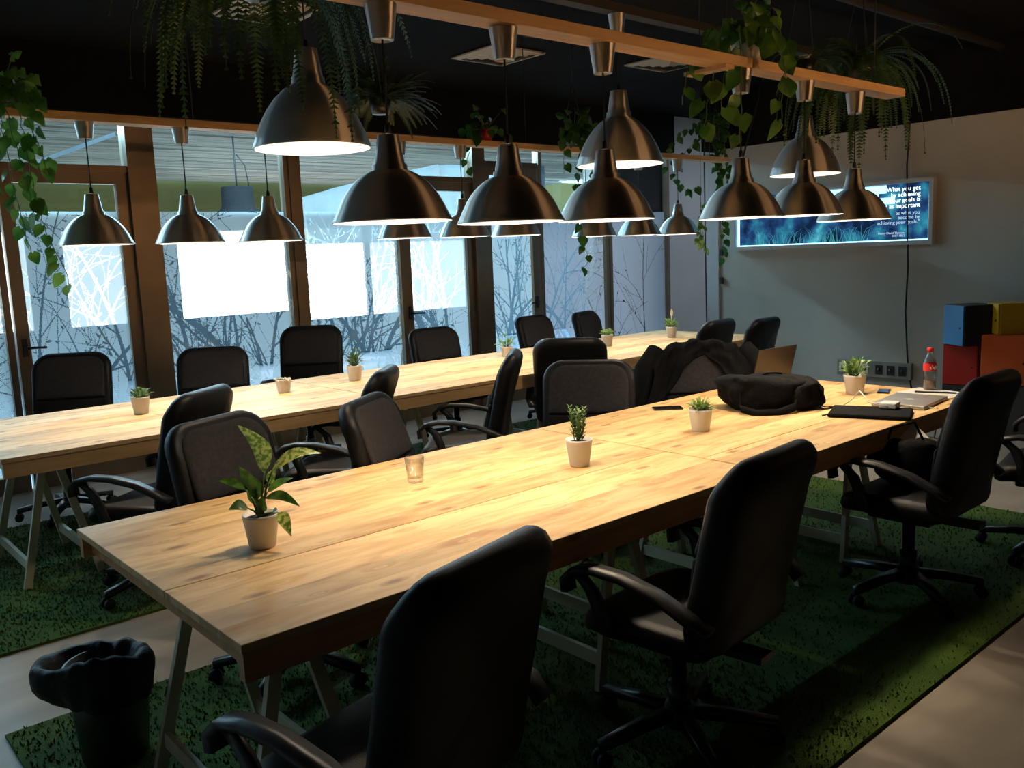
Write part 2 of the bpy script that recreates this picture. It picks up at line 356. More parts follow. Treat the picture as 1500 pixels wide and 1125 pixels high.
def door(n, x0, x1, seed, hside, mat=None, top=2.28):
    f = MB(); fr(f, x0, x1, 0, top, .085, .06, .12); o = struct('door_%d' % n, f, m_frame)
    f2 = MB(); f2.box(x0, WY-.05, top, x1, WY+.05, top+.05); f2.box(x0, WY-.05, 2.65, x1, WY+.05, 2.70)
    f2.build('transom_frame', m_frame, o)
    pane(o, x0+.08, x1-.08, .11, top-.08); pane(o, x0, x1, top+.05, 2.66).name = 'transom_pane'
    filmmesh(x0+.085, x1-.085, .12, FT, WY+.003, seed, o, mat or m_film)
    hx = x0+.045 if hside < 0 else x1-.045; s = 1 if hside < 0 else -1
    h = MB(); h.box(hx-.018, WY-.04, .97, hx+.018, WY-.03, 1.10, bev=.003); h.tube([(hx, WY-.035, 1.035), (hx, WY-.08, 1.035), (hx+s*.02, WY-.085, 1.035), (hx+s*.13, WY-.085, 1.03)], .009, 8)
    h.build('door_handle', m_plastic, o); return o
fixed(1, -.30, 1.44, 11); 
fixed(0, XL, -.30, 10)
door(1, 1.46, 2.33, 12, -1)
bx(2.33, WY-.07, 0, 2.50, WY+.07, 2.70).build('trim_4', m_frame)['kind'] = 'structure'
fixed(2, 2.50, 3.66, 13)
bx(3.66, WY-.06, 0, 3.73, WY+.06, 2.70).build('trim_5', m_frame)['kind'] = 'structure'
fixed(3, 3.73, 4.80, 14)
door(2, 4.80, 5.66, 15, -1)
bx(5.66, WY-.07, 0, 5.82, WY+.07, 2.70).build('trim_6', m_frame)['kind'] = 'structure'
door(3, 5.82, 6.56, 16, 1, top=2.45)
fixed(4, 6.58, 7.66, 17, m_filmd)
fixed(5, 7.68, 8.78, 18, m_filmd)

# ------------------------------------------------------------------ outside: covered terrace
m_pave = noisy('terrace_paving', (.20, .24, .28), (.30, .34, .38), 2, .7)
m_olive = noisy('olive_render', (.13, .085, .012), (.17, .11, .016), 1, .8)
m_slat = noisy('pale_bamboo', (.14, .10, .065), (.29, .215, .14), 2, .7, stretch=(.3, 8, 8))
m_glow = emis('lit_shop_window', (.86, .96, 1.0), 7.0); m_glow2 = emis('dimly_lit_shop_window', (.82, .95, 1.0), 2.2)
m_darkw = noisy('dark_facade', (.06, .07, .075), (.09, .10, .11), 2, .6)
struct('terrace_floor', bx(-8, WY+.1, -.12, 26, 30, -.02), m_pave)
o = thing('facade', 'olive shopfront across the terrace with tall white lit windows', 'building', (0, 13, 0))
b = MB(); b.box(-8, 0, 2.28, 18, .3, 2.95); b.build('fascia', m_olive, o)
b = MB(); b.box(-8, .02, 0, 18, .3, .62); b.build('low_wall', m_darkw, o)
xs = [(-6, -2.2), (-1.9, 1.9), (2.15, 2.95), (3.40, 4.35), (4.95, 6.80), (6.90, 8.15), (8.25, 10.5)]; GL = {4.95, 6.90}
prev = -8
for a, b_ in xs:
    bx(prev, .02, .62, a, .3, 2.28).build('pillar', m_darkw, o); prev = b_
    bx(a, .08, .62 if a > 6.5 else .80, b_, .12, 2.1).build('lit_window', m_glow if a in GL else m_glow2, o)
    bx(a, .02, 2.1, b_, .3, 2.28).build('lintel', m_darkw, o)
    if not a > 6.5: bx(a, .02, .62, b_, .3, .80).build('sill', m_darkw, o)
bx(prev, .02, .62, 18, .3, 2.28).build('pillar', m_darkw, o)
o = thing('pergola', 'bamboo slat roof over the terrace outside the windows', 'pergola', (0, 0, 2.78))
rng = random.Random(8); b = MB(); y = 7.9
while y < 12.9:
    wdt = rng.uniform(.035, .07); b.box(-6+rng.uniform(0, .4), y, rng.uniform(0, .02), 11.0+rng.uniform(-.6, .6), y+wdt, .03+rng.uniform(0, .02)); y += wdt+rng.uniform(.015, .05)
b.build('slats', m_slat, o)
for x in (-2, 2.2, 6.4, 10.2): bx(x, 7.3, .06, x+.07, 13, .18).build('rafter', m_darkw, o)
for x, y in ((3.1, 9.2), (8.9, 9.4), (-2, 9.2)): bx(x, y, -2.78, x+.08, y+.08, .06).build('post', m_darkw, o)
for x in (-.6, 1.6, 3.6, 5.6, 7.4):  # tube lights added, hidden above the transoms, to brighten the frosted film
    o = thing('added_tube_light', {-.6: 'leftmost added cool tube light under the terrace roof', 1.6: 'added cool tube light under the terrace roof outside the first door', 3.6: 'added cool tube light under the terrace roof outside the widest window', 5.6: 'added cool tube light under the terrace roof outside the second door', 7.4: 'added cool tube light under the terrace roof nearest the curtain'}[x], 'lamp', (x, 7.75, 2.76), 0, 'added tube lights under the terrace roof')
    bx(-.6, -.03, 0, .6, .03, .05, bev=.004).build('housing', m_darkw, o)
    l = bpy.data.lights.new('tube', 'AREA'); l.shape = 'RECTANGLE'; l.size = 1.15; l.size_y = .04; l.energy = 95; l.color = (.46, .81, 1.0)
    q = bpy.data.objects.new('tube', l); C.objects.link(q); q.parent = o; q.location = (0, 0, -.004)
o = thing('added_ceiling_light', 'added cool ceiling light, unseen in the side room behind the right wall', 'lamp', (9.4, 5.0, ZC-.05)); bx(-.3, -.3, 0, .3, .3, .049, bev=.004).build('housing', m_white, o)  # ceiling light added out of sight to lift the far corner wall
l = bpy.data.lights.new('panel', 'AREA'); l.size = .55; l.energy = 22; l.color = (.72, .86, 1.0); q = bpy.data.objects.new('panel', l); C.objects.link(q); q.parent = o; q.location = (0, 0, -.004)
o = thing('terrace_lamp', 'dark bell-shaped lamp hanging outside behind the widest window', 'lamp', (3.79, 8.3, 2.0)); m = MB(); m.lathe([(.26, -.10), (.25, -.06), (.20, .06), (.155, .13), (.15, .30), (.148, .31), (.001, .315)], 28); m.build('lamp_shade', m_black, o)
m = MB(); m.tube([(0, 0, .31), (0, 0, .80)], .008, 6); m.tube([(.02, 0, .62), (.10, 0, .52), (.13, 0, .31)], .005, 6); m.build('cord', m_cord, o)
m = MB(); m.bar((1.79, 7.7, 2.37), (2.50, 7.7, 2.66), .03, .03); tag(m.build('awning_arm', noisy('pale_blue_metal', (.40, .46, .50), (.46, .52, .56), 4, .4)), 'slanting pale metal arm outside above the first glass door', 'arm')
m_sheet = film('translucent_plastic_sheet', .25, (.75, .86, .90))
b = MB(); vs = []; fs = []; nx, nz = 40, 10
for i in range(nx+1):
    for j in range(nz+1):
        t = i/nx; top = 2.15+.50*min(1, t*1.6)**.8; x = 4.4+t*3.3
        vs.append((x, 8.6+.05*math.sin(i*1.1+j*.5)+.03*math.sin(i*2.7), 1.75+(top-1.75)*(j/nz)))
for i in range(nx):
    for j in range(nz): k = i*(nz+1)+j; fs.append((k, k+1, k+nz+2, k+nz+1))
b.add(vs, fs, True); o = b.build('plastic_sheet', m_sheet); tag(o, 'translucent plastic sheet hung outside behind the middle windows', 'sheet')
so = o.modifiers.new('s', 'SOLIDIFY'); so.thickness = .004
b = MB(); vs = []; fs = []; nx = 60
for i in range(nx+1):
    for j in (0, 1):
        vs.append((8.35+i/nx*.85, 8.0+.05*math.sin(i*.9)+.02*math.sin(i*2.1), 0 if j == 0 else 2.6))
for i in range(nx): fs.append((2*i, 2*i+1, 2*i+3, 2*i+2))
b.add(vs, fs, True); o = b.build('curtain', noisy('beige_curtain_cloth', (.22, .19, .16), (.32, .27, .22), 3, .8)); tag(o, 'beige curtain gathered outside behind the rightmost frosted window', 'curtain')
o.modifiers.new('s', 'SOLIDIFY').thickness = .004

# ------------------------------------------------------------------ rugs
def rug(x0, x1, y0, y1, label):
    m = MB(); m.box(x0, y0, .0, x1, y1, .012); o = m.build('turf_rug', m_grass); tag(o, label, 'rug')
    r = random.Random(int(x0*100)); g = MB()
    n = int((x1-x0)*(y1-y0)*3500)
    for i in range(n):
        x, y = r.uniform(x0, x1), r.uniform(y0, y1)
        if x > 2.6 and (x1-x0) > 0 and r.random() < .6: continue
        a = r.uniform(0, PI); l = .004; h = r.uniform(.008, .016); lx, ly = r.uniform(-.006, .006), r.uniform(-.006, .006)
        g.add([(x-l*math.cos(a), y-l*math.sin(a), .011), (x+l*math.cos(a), y+l*math.sin(a), .011), (x+lx, y+ly, .011+h)], [(0, 1, 2)])
    p = g.build('turf_pile', m_grass, o); p['kind'] = 'stuff'
rug(.50, 5.25, 1.23, 3.27, 'green artificial turf rug under the near long table')
rug(-1.2, 7.2, 4.00, 6.02, 'green artificial turf rug under the far table by the windows')

# ------------------------------------------------------------------ tables
def table(x0, x1, y0, y1, mat, label, group, seam):
    z = .74; o = thing('table', label, 'table', (x0, y0, 0), 0, group); L = x1-x0; W = y1-y0
    bx(0, 0, .718, L, seam-.002, z, bev=.002).build('tabletop_board', mat, o)
    bx(0, seam+.002, .718, L, W, z, bev=.002).build('tabletop_board', mat, o)
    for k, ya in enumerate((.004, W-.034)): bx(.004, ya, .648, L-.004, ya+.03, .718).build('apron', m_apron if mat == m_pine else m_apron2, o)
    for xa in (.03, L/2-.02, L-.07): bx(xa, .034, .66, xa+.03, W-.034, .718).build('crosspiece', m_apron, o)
    return o
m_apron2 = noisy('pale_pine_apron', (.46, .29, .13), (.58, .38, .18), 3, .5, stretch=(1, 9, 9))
table(.73, 2.755, 1.77, 3.00, m_pine, 'near pine table, end with the leafy plant and glass', 'long pine tables', .46)
table(2.765, 4.80, 1.77, 3.00, m_pine, 'near pine table carrying the backpack and laptops', 'long pine tables', .28)
table(.80, 2.84, 4.42, 5.68, m_pine_pale, 'far pine table by the windows, leftmost section', 'long pine tables', .6)
table(2.85, 4.89, 4.42, 5.68, m_pine_pale, 'far pine table by the windows, middle section', 'long pine tables', .6)
table(4.90, 6.95, 4.42, 5.68, m_pine_pale, 'far pine table by the windows, section nearest the corner', 'long pine tables', .6)
def trestle(x, y, label):
    o = thing('trestle', label, 'trestle', (x, y, 0), 0, 'wooden trestles under the tables'); W = .33
    bx(-.03, -.38, .605, .03, .38, .647, bev=.004).build('top_rail', m_leg, o)
    for sx in (-1, 1):
        for sy in (-1, 1):
            m = MB(); m.bar((sx*.175, sy*(W), .014), (sx*.035, sy*(W-.05), .61), .036, .022, (0, 1, 0)); m.build('leg', m_leg, o)
        m = MB(); m.bar((sx*.150, -W, .12), (sx*.150, W, .12), .018, .05); m.build('crossbar', m_leg, o)
    return o
trestle(.98, 2.33, 'pale wooden trestle under the open end of the near table')
trestle(2.30, 2.36, 'pale wooden trestle under the near table behind the first chairs')
trestle(3.30, 2.38, 'pale wooden trestle under the near table just past its joint')
trestle(4.05, 2.38, 'pale wooden trestle under the laptops at the far end of near table')
trestle(1.08, 5.08, 'pale wooden trestle under the open end of the far table')
trestle(2.5, 5.05, 'pale wooden trestle under far table, before its first joint')
trestle(3.25, 5.05, 'pale wooden trestle under far table, after its first joint')
trestle(4.5, 5.05, 'pale wooden trestle under far table, before its second joint')
trestle(5.35, 5.05, 'pale wooden trestle under far table, after its second joint')
trestle(6.6, 5.05, 'pale wooden trestle under the corner end of the far table')

# ------------------------------------------------------------------ office chair
def rrect(w, h, rt, rb, n=6):
    pts = []
    for cx, cz, a0, r in ((w/2-rt, h-rt, 0, rt), (-w/2+rt, h-rt, PI/2, rt), (-w/2+rb, rb, PI, rb), (w/2-rb, rb, 1.5*PI, rb)):
        for i in range(n+1): a = a0+PI/2*i/n; pts.append((cx+r*math.cos(a), cz+r*math.sin(a)))
    return pts
RC = math.radians(11)
def bend(x, t, z):   # chair back: x across, t through thickness (+ front), z up the back from .0 to .60
    lum = .035*math.sin(PI*min(1, max(0, z/.55)))+.0
    wing = .035*(x/.25)**2
    yy = -.235-z*math.tan(RC)*1+lum+wing+t*math.cos(RC)
    return (x, yy, .42+z*math.cos(RC)*1.0+t*math.sin(RC))
def cushion(w, h, rt, rb, layers, xc=0, zc=0):
    ol = rrect(w, h, rt, rb); n = len(ol); cx, cz = 0, h/2; vs = []; fs = []
    for sc, off, t in layers:
        for x, z in ol:
            d = math.hypot(x-cx, z-cz); k = max(0, (d-off)/d) if off else 1
            vs.append((xc+cx+(x-cx)*k*sc, t, zc+cz+(z-cz)*k*sc))
    for i in range(len(layers)-1):
        for k in range(n): fs.append((i*n+k, i*n+(k+1) % n, (i+1)*n+(k+1) % n, (i+1)*n+k))
    return vs, fs
def pad(name, mat, par, w, h, rt, rb, layers, zc=0):
    vs, fs = cushion(w, h, rt, rb, layers, 0, zc); m = MB(); m.add([bend(x, t, z) for x, t, z in vs], fs, True); return m.build(name, mat, par)
def make_chair():
    o = thing('office_chair', 'x', 'chair')
    pad('backrest', m_leather, o, .50, .60, .11, .07, [(.001, 0, -.052), (.35, 0, -.052), (.7, 0, -.048), (1, .045, -.042), (1, .018, -.032), (1, .003, -.014), (1, 0, .008), (1, .006, .026), (1, .022, .038), (.85, .03, .036), (.4, 0, .036), (.001, 0, .036)])
    L = lambda d: [(1, .003, .028), (1, 0, .036), (1, .006, .046), (1, .025, d), (.7, 0, d+.006), (.35, 0, d+.008), (.001, 0, d+.008)]
    tag(pad('head_panel', m_panel, o, .43, .27, .09, .012, L(.052), .30), 'charcoal fabric upper panel')
    pad('lumbar_panel', m_lowpanel, o, .43, .27, .012, .05, L(.048), .025)
    # seat
    m = MB(); ol = rrect(.49, .46, .09, .06); n = len(ol); vs = []; fs = []
    lay = [(.001, 0, .395), (.6, 0, .395), (.9, 0, .402), (1, .01, .418), (1, 0, .44), (1, .004, .465), (1, .02, .482), (.8, .0, .484), (.4, 0, .478), (.001, 0, .476)]
    for sc, off, z in lay:
        for x, y in ol:
            cx, cy = 0, .23; d = math.hypot(x-cx, y-cy); k = (d-off)/d*sc; yy = cy+(y-cy)*k
            vs.append((x*k, yy-.235, z-(.03*max(0, (yy-.36)/.1)**1.5 if yy > .36 else 0)))
    for i in range(len(lay)-1):
        for k in range(n): fs.append((i*n+k, i*n+(k+1) % n, (i+1)*n+(k+1) % n, (i+1)*n+k))
    m.add(vs, fs, True); m.build('seat', m_leather, o)
    # arms
    for s in (-1, 1):
        x = s*.285; m = MB()
        pts = [(x-s*.02, -.27, .53), (x, -.22, .565), (x, -.12, .608), (x, 0, .634), (x, .10, .638), (x, .17, .624), (x, .205, .59), (x, .20, .55)]
        m.ribbon(pts, (.027, 0, 0), .022)
        m.ribbon([(x, .165, .62), (x, .11, .57), (x-s*.01, .085, .50), (x-s*.03, .08, .43), (x-s*.10, .075, .398)], (0, .026, 0) if 0 else [(.0, .024, .0)]*5, .02)
        m.build('armrest', m_armp, o)
    m = MB(); m.box(-.10, -.13, .345, .10, .14, .396, bev=.01); m.bar((0, -.10, .365), (0, -.30, .37), .07, .022); m.tube([(.08, .02, .37), (.24, .03, .365)], .007, 6)
    m.build('tilt_mechanism', m_plastic, o)
    m = MB(); m.lathe([(.012, .08), (.036, .08), (.036, .20), (.026, .202), (.026, .35), (.01, .35)], 16); m.build('gas_column', m_plastic, o)
    m = MB(); m.lathe([(.005, .055), (.05, .055), (.055, .085), (.045, .125), (.005, .13)], 16)
    for k in range(5):
        a = 2*PI*k/5+.3; c, s_ = math.cos(a), math.sin(a); pts = [(c*.03, s_*.03, .10), (c*.15, s_*.15, .092), (c*.30, s_*.30, .068)]
        m.ribbon(pts, [(-s_*.03, c*.03, 0), (-s_*.024, c*.024, 0), (-s_*.016, c*.016, 0)], .03)
    m.build('star_base', m_plastic, o)
    for k in range(5):
        a = 2*PI*k/5+.3; c, s_ = math.cos(a), math.sin(a); m = MB()
        ax = Vector((-s_, c, 0)); ce = Vector((c*.295, s_*.295, .025))
        for sd in (-1, 1): m.tube([ce+ax*sd*.008, ce+ax*sd*.026], .0245, 14)
        m.tube([ce+Vector((0, 0, .02)), ce+Vector((0, 0, .05))], .012, 8)
        m.build('caster', m_rubber, o)
    return o
proto = make_chair(); index_kids(proto)
first = [True]; CH = []
GN = 'black office chairs around the tables'
# back-top centre (x, y), facing angle (0 = faces +Y), top height, label
def chair(bx_, by_, rz, label, ztop=1.0, turn=0):
    o = proto if first[0] else copy_tree(proto); first[0] = False
    rz = math.radians(rz); off = -.235-.60*math.tan(RC)+.0
    # back-top centre is at local (0, off)
    x = bx_-(-math.sin(rz)*off); y = by_-(math.cos(rz)*off); z = 0
    o.location = (x, y, .013); o.rotation_euler = (0, 0, rz); s = (ztop-.013)/1.012
    o.scale = (1, 1, s); tag(o, label, 'chair', GN); CH.append(o); return o
chair(1.06, 1.28, 14, 'black office chair in the foreground, back to camera, at the open table end', 0.99)
chair(2.11, 1.29, 5, 'black office chair with back to camera, second along the near table', 1.0)
chair(3.71, 1.31, 0, 'black office chair with a dark bag on its seat, before the silver laptop', 1.02)
chair(4.72, 1.06, 10, 'black office chair cut off by the right edge of the picture', 0.99)
chair(1.30, 3.29, 202, 'black office chair facing camera behind the tall leafy plant', 0.99)
chair(1.95, 3.25, 215, 'black office chair turned sideways behind the drinking glass', 0.98)
chair(3.46, 3.32, 130, 'black office chair facing camera behind the rosemary pot', 0.975)
CJ = chair(4.28, 3.2, 136, 'black office chair draped with a black jacket', 0.99)
chair(1.6, 3.98, 36, 'black office chair, back to camera, leftmost on near side of far table', 1.0)
chair(2.6, 3.98, 44, 'narrow-looking turned office chair between the glass and the far table', 0.985)
chair(3.4, 3.84, 45, 'black office chair turned left, its armrest reaching under the far table', 1.0)
chair(4.09, 4.1, -46, 'black office chair, back to camera, right behind the chair facing the rosemary', 1.0)
chair(5.86, 4.14, 6, 'left of the two black chairs standing together at the far corner', 0.98)
chair(6.66, 4.23, 5, 'right of the two black chairs standing together at the far corner', 0.93)
chair(1.65, 6.33, 146, 'black chair facing camera by the window at far left', 1.03)
chair(2.55, 6.2, 148, 'black chair facing camera by the window, behind the small dish-shaped cactus pot', 0.985)
chair(3.45, 6.38, 140, 'tallest black chair by the window, facing camera under the third small lamp', 1.06)
chair(4.49, 6.22, 178, 'black chair facing camera before the open-handled glass door', 0.96)
chair(5.65, 6.2, 188, 'black chair facing camera in front of the dark-framed narrow door', 0.975)
chair(6.39, 6.23, 196, 'black chair by the window nearest the room corner', 0.96)

# ------------------------------------------------------------------ pendant lamps
SMALL = [(.190, 0), (.192, .003), (.186, .012), (.178, .028), (.168, .050), (.153, .078), (.134, .105), (.112, .128), (.088, .146), (.066, .157), (.056, .160), (.055, .178), (.049, .180), (.043, .215), (.034, .268), (.012, .270)]
LARGE = [(.250, 0), (.253, .004), (.246, .022), (.234, .060), (.212, .110), (.184, .160), (.150, .205), (.112, .242), (.080, .262), (.071, .270), (.070, .296), (.064, .300), (.057, .345), (.047, .415), (.012, .418)]
def make_lamp(prof, name, label, cat, on=True, W=LAMP_W):
    o = thing(name, label, cat)
    m = MB(); m.lathe(prof, 64); m.build('lamp_shade', m_alu, o)
    k = next(i for i, p in enumerate(prof) if p[0] < prof[0][0]*.32)
    m = MB(); inn = [(max(r-.003, .002), z+.001 if i else z) for i, (r, z) in enumerate(prof[:k])]; inn.append((.01, inn[-1][1]+.003)); m.lathe(inn, 48); m.build('shade_lining', m_white, o)
    R = prof[0][0]; zb = R*.62
    m = MB(); m.lathe([(.001, zb-.045)]+[(.03*math.sin(a), zb-.015-.03*math.cos(a)) for a in (.4, .9, 1.4, 1.9, 2.4)]+[(.014, zb+.03), (.014, zb+.06), (.001, zb+.06)], 16)
    m.build('bulb', m_bulb if on else m_bulb_off, o)
    return o
def light_for(o, R, W):
    l = bpy.data.lights.new('lamp_light', 'SPOT'); l.energy = W; l.color = WARM; l.shadow_soft_size = .035; l.spot_size = math.radians(109); l.spot_blend = .75
    q = bpy.data.objects.new('lamp_light', l); C.objects.link(q); q.parent = o; q.location = (0, 0, R*.62-.085)
def cord_canopy(o, z0, ztop, zc0, shade_h):   # cord from shade top up to the canopy
    m = MB(); m.tube([(0, 0, shade_h-.002), (.001, 0, (shade_h+zc0-z0)/2), (0, 0, zc0-z0+.003)], .0035, 6); m.lathe([(.004, shade_h), (.011, shade_h), (.009, shade_h+.03), (.004, shade_h+.035)], 10)
    m.build('cord', m_cord, o)
    m = MB(); h = ztop-zc0; a = zc0-z0; m.lathe([(.003, a+.004), (.033, a+.003), (.035, a), (.036, a+.003), (.050, a+h-.004), (.050, a+h-.0005), (.002, a+h-.0005)], 40); m.build('ceiling_cup', m_alu, o)
BZ = 2.335
labs1 = ['nearest small aluminium pendant lamp, leftmost on the near beam', 'aluminium pendant lamp, second from left on the near beam', 'aluminium pendant lamp just below the middle large lamp', 'aluminium pendant lamp below the white pot on the near beam', 'aluminium pendant lamp overlapping the far large lamp', 'aluminium pendant lamp hanging before the glowing blue sign']
pl = make_lamp(SMALL, 'pendant_lamp', labs1[0], 'lamp'); cord_canopy(pl, 1.675, BZ, 2.228, .27); index_kids(pl)
lamps = []
for i, x in enumerate((1.60, 2.10, 2.60, 3.51, 4.05, 4.55)):
    o = pl if i == 0 else copy_tree(pl); o.location = (x, 2.38, (1.675, 1.67, 1.675, 1.68, 1.69, 1.665)[i]); tag(o, labs1[i], 'lamp', 'small aluminium pendant lamps')
    if i: o.scale = (1, 1, 1); 
    lamps.append(o); light_for(o, .19, LAMP_W)
labs2 = ['aluminium pendant lamp beside the trailing heart-leaf vine, leftmost by the windows', 'aluminium pendant lamp, second from left before the windows', 'aluminium pendant lamp, third from left, before the brightest window',
         'aluminium pendant lamp behind and left of the nearest table lamp row', 'aluminium pendant lamp before the second glass door', 'aluminium pendant lamp behind the second near lamp',
         'small distant aluminium lamp right of the hanging vine strand', 'small distant aluminium lamp below the middle large lamp', 'small distant aluminium lamp with a light-green sprig below, nearest the corner']
for i, x in enumerate((1.49, 2.0, 2.50, 3.48, 4.0, 4.50, 5.36, 5.93, 6.47)):
    o = copy_tree(pl); o.location = (x, 5.05, 1.695 if i < 6 else 1.675); tag(o, labs2[i], 'lamp', 'small aluminium pendant lamps')
    if i < 8: light_for(o, .19, LAMP_W)
for o in C.objects: pass
gl = make_lamp(LARGE, 'large_pendant_lamp', '', 'lamp'); cord_canopy(gl, 2.045, 2.88, 2.77, .418); index_kids(gl)
for i, (x, l) in enumerate(((1.96, 'large aluminium dome lamp under the hanging fern'), (3.95, 'large aluminium dome lamp in the middle, behind the near beam'), (5.97, 'large aluminium dome lamp nearest the right wall'))):
    o = gl if i == 0 else copy_tree(gl); o.location = (x, 3.5, 2.045); tag(o, l, 'lamp', 'large aluminium dome lamps'); light_for(o, .25, LARGE_W)
# globe lamps added out of view, for warm streaks on the lamp shades
m_globe = emis('added_warm_globe', (1, .52, .22), 260)
for x, y in ((4.5, -.65), (5.5, -.65), (6.5, -.65)):
    o = thing('added_globe_lamp', {4.5: 'added warm globe lamp out of view by the near wall, closest to the camera', 5.5: 'added warm globe lamp out of view by the near wall, middle of three', 6.5: 'added warm globe lamp out of view by the near wall, closest to the cubes'}[x], 'lamp', (x, y, 2.0), 0, 'added globe lamps over dishes')
    m = MB(); m.lathe([(.001, -.07)]+[(.07*math.sin(a), -.07*math.cos(a)) for a in (.4, .8, 1.2, 1.6, 2.0, 2.4, 2.8)]+[(.02, .07)], 20); m.build('globe', m_globe, o)
    m = MB(); m.lathe([(.001, -.095), (.06, -.092), (.30, .0), (.302, .004), (.06, -.085), (.001, -.088)], 32); m.build('dish', m_alu, o)  # dish shaped to keep the added glow off the floor
    m = MB(); m.lathe([(.001, .066), (.025, .066), (.02, .11), (.001, .112)], 14); m.tube([(0, 0, .11), (0, 0, ZC-2.0)], .003, 6); m.build('cord', m_cord, o)
# beams the lamps hang from
def hangbeam(x0, x1, y, label):
    o = thing('lamp_beam', label, 'beam', (x0, y, BZ)); bx(0, -.055, 0, x1-x0, .055, .042, bev=.002).build('plank', m_beam, o)
    for xa in (.4, (x1-x0)*.36, (x1-x0)*.68, x1-x0-.25):
        m = MB(); m.tube([(xa, 0, .04), (xa, 0, ZC-BZ)], .003, 6); m.build('hanger_wire', m_cord, o)
    return o
b1 = hangbeam(-.6, 5.0, 2.38, 'pine plank beam carrying the lamps above the near table')
m = MB(); m.box(3.92, -.055, -.018, 3.98, .17, -.001, bev=.001); m.build('cross_batten', m_beam, b1)
hangbeam(-.8, 7.2, 5.05, 'pine plank beam carrying the lamps in front of the windows')
o = bx(.6, 3.46, 2.88, 6.9, 3.54, 2.93).build('lamp_rail', m_duct); tag(o, 'dark ceiling rail carrying the large dome lamps', 'rail')
for x in (1.0, 3.0, 5.0, 6.7):
    m = MB(); m.tube([(x, 3.5, 2.93), (x, 3.5, ZC)], .006, 6); m.build('hanger_rod', m_duct, o)

# ------------------------------------------------------------------ ceiling
def diffuser(x, y, label):
    o = thing('ceiling_diffuser', label, 'vent', (x, y, ZC), 0, 'square ceiling air diffusers')
    m = MB()
    for i in range(4):
        a, b_ = .25-.06*i, .25-.06*i-.035; z0, z1 = -.012-.004*i, -.03-.006*i
        vs = [(sx*a, sy*a, z0) for sx, sy in ((-1, -1), (1, -1), (1, 1), (-1, 1))]+[(sx*b_, sy*b_, z1) for sx, sy in ((-1, -1), (1, -1), (1, 1), (-1, 1))]
        m.add(vs, [(k, (k+1) % 4, 4+(k+1) % 4, 4+k) for k in range(4)])
    m.build('louvre_rings', m_diff, o)
    bx(-.26, -.26, -.012, .26, .26, -.001).build('backing_plate', m_duct, o)
    m = MB()
    for s in (-1, 1): m.box(s*.25-.02, -.27, -.02, s*.25+.02, .27, -.008); m.box(-.25, s*.25-.02, -.02, .25, s*.25+.02, -.008)
    m.build('frame', m_diff, o)
diffuser(4.83, 5.55, 'cream ceiling diffuser above the second near lamp')
diffuser(2.75, 5.35, 'cream ceiling diffuser hidden behind the hanging fern')
diffuser(6.3, 5.0, 'cream ceiling diffuser behind the pothos on the near beam')
def duct(pts, r, label, name='ceiling_pipe', mat=m_duct):
    m = MB(); m.tube(pts, r, 16); return tag(m.build(name, mat), label, 'pipe')
tag(bx(-1.5, 1.0, 2.92, 7.9, 1.35, ZC-.002).build('air_duct', m_duct), 'dark rectangular air duct above the near chairs', 'duct')
duct([(-1.5, 4.35, 3.02), (7.9, 4.35, 3.02)], .05, 'dark round pipe along the ceiling between the two tables')
duct([(-1.5, 2.9, 3.05), (7.9, 2.9, 3.05)], .03, 'thin dark pipe along the ceiling behind the near beam')
m = MB(); pts = [(x*.25, 4.0+.06*math.sin(x*.9), 2.90-.05*abs(math.sin(x*.55))) for x in range(-4, 32)]; m.tube(pts, .012, 8)
tag(m.build('ceiling_cable', m_cord), 'loose black cable sagging along the ceiling', 'cable')

# ------------------------------------------------------------------ plants
def leafmesh(m, base, tip, wd, normal, bendv=(0, 0, 0), shape=0, n=6, fold=.25):
    """leaf blade: shape 0 lanceolate, 1 heart"""
    a = Vector(base); b_ = Vector(tip); d = b_-a; nn = Vector(normal); x = d.cross(nn)
    if x.length < 1e-6: x = d.orthogonal()
    x.normalize(); nn = x.cross(d).normalized(); bv = Vector(bendv); vs = []; fs = []
    for i in range(n+1):
        t = i/n; c = a+d*t+bv*math.sin(PI*t)*1.0
        ww = wd*(math.sin(PI*t**.75)**.85 if shape == 0 else (1.0*math.sin(PI*min(1, (t*.93+.07)**.55))**.8)) if 0 < t < 1 else wd*.06
        if shape == 1 and t == 0: ww = wd*.35
        vs += [c-x*ww+nn*ww*fold, c, c+x*ww+nn*ww*fold]
        if shape == 1 and i == 0: vs[0] = c-x*ww-d*.14; vs[2] = c+x*ww-d*.14
    for i in range(n): k = i*3; fs += [(k, k+1, k+4, k+3), (k+1, k+2, k+5, k+4)]
    m.add(vs, fs, True)
RIGHT = Vector((.749, -.661, 0)); UP = Vector((0, 0, 1)); BACK = Vector((.661, .749, 0))
def potted(name, label, x, y, r=.052, h=.10, cat='plant'):
    o = thing(name, label, cat, (x, y, .74)); m = MB()
    m.lathe([(.001, .0), (r*.70, .0), (r*.74, .004), (r*.98, h-.012), (r, h-.008), (r*1.01, h), (r*.94, h), (r*.9, h-.016), (.001, h-.016)], 40); m.build('pot', m_pot, o)
    m = MB(); m.lathe([(.001, h-.010), (r*.5, h-.008), (r*.9, h-.014)], 20); m.build('soil', m_soil, o); return o
def rv(r, s=1): return Vector((r.uniform(-s, s), r.uniform(-s, s), r.uniform(-s, s)))
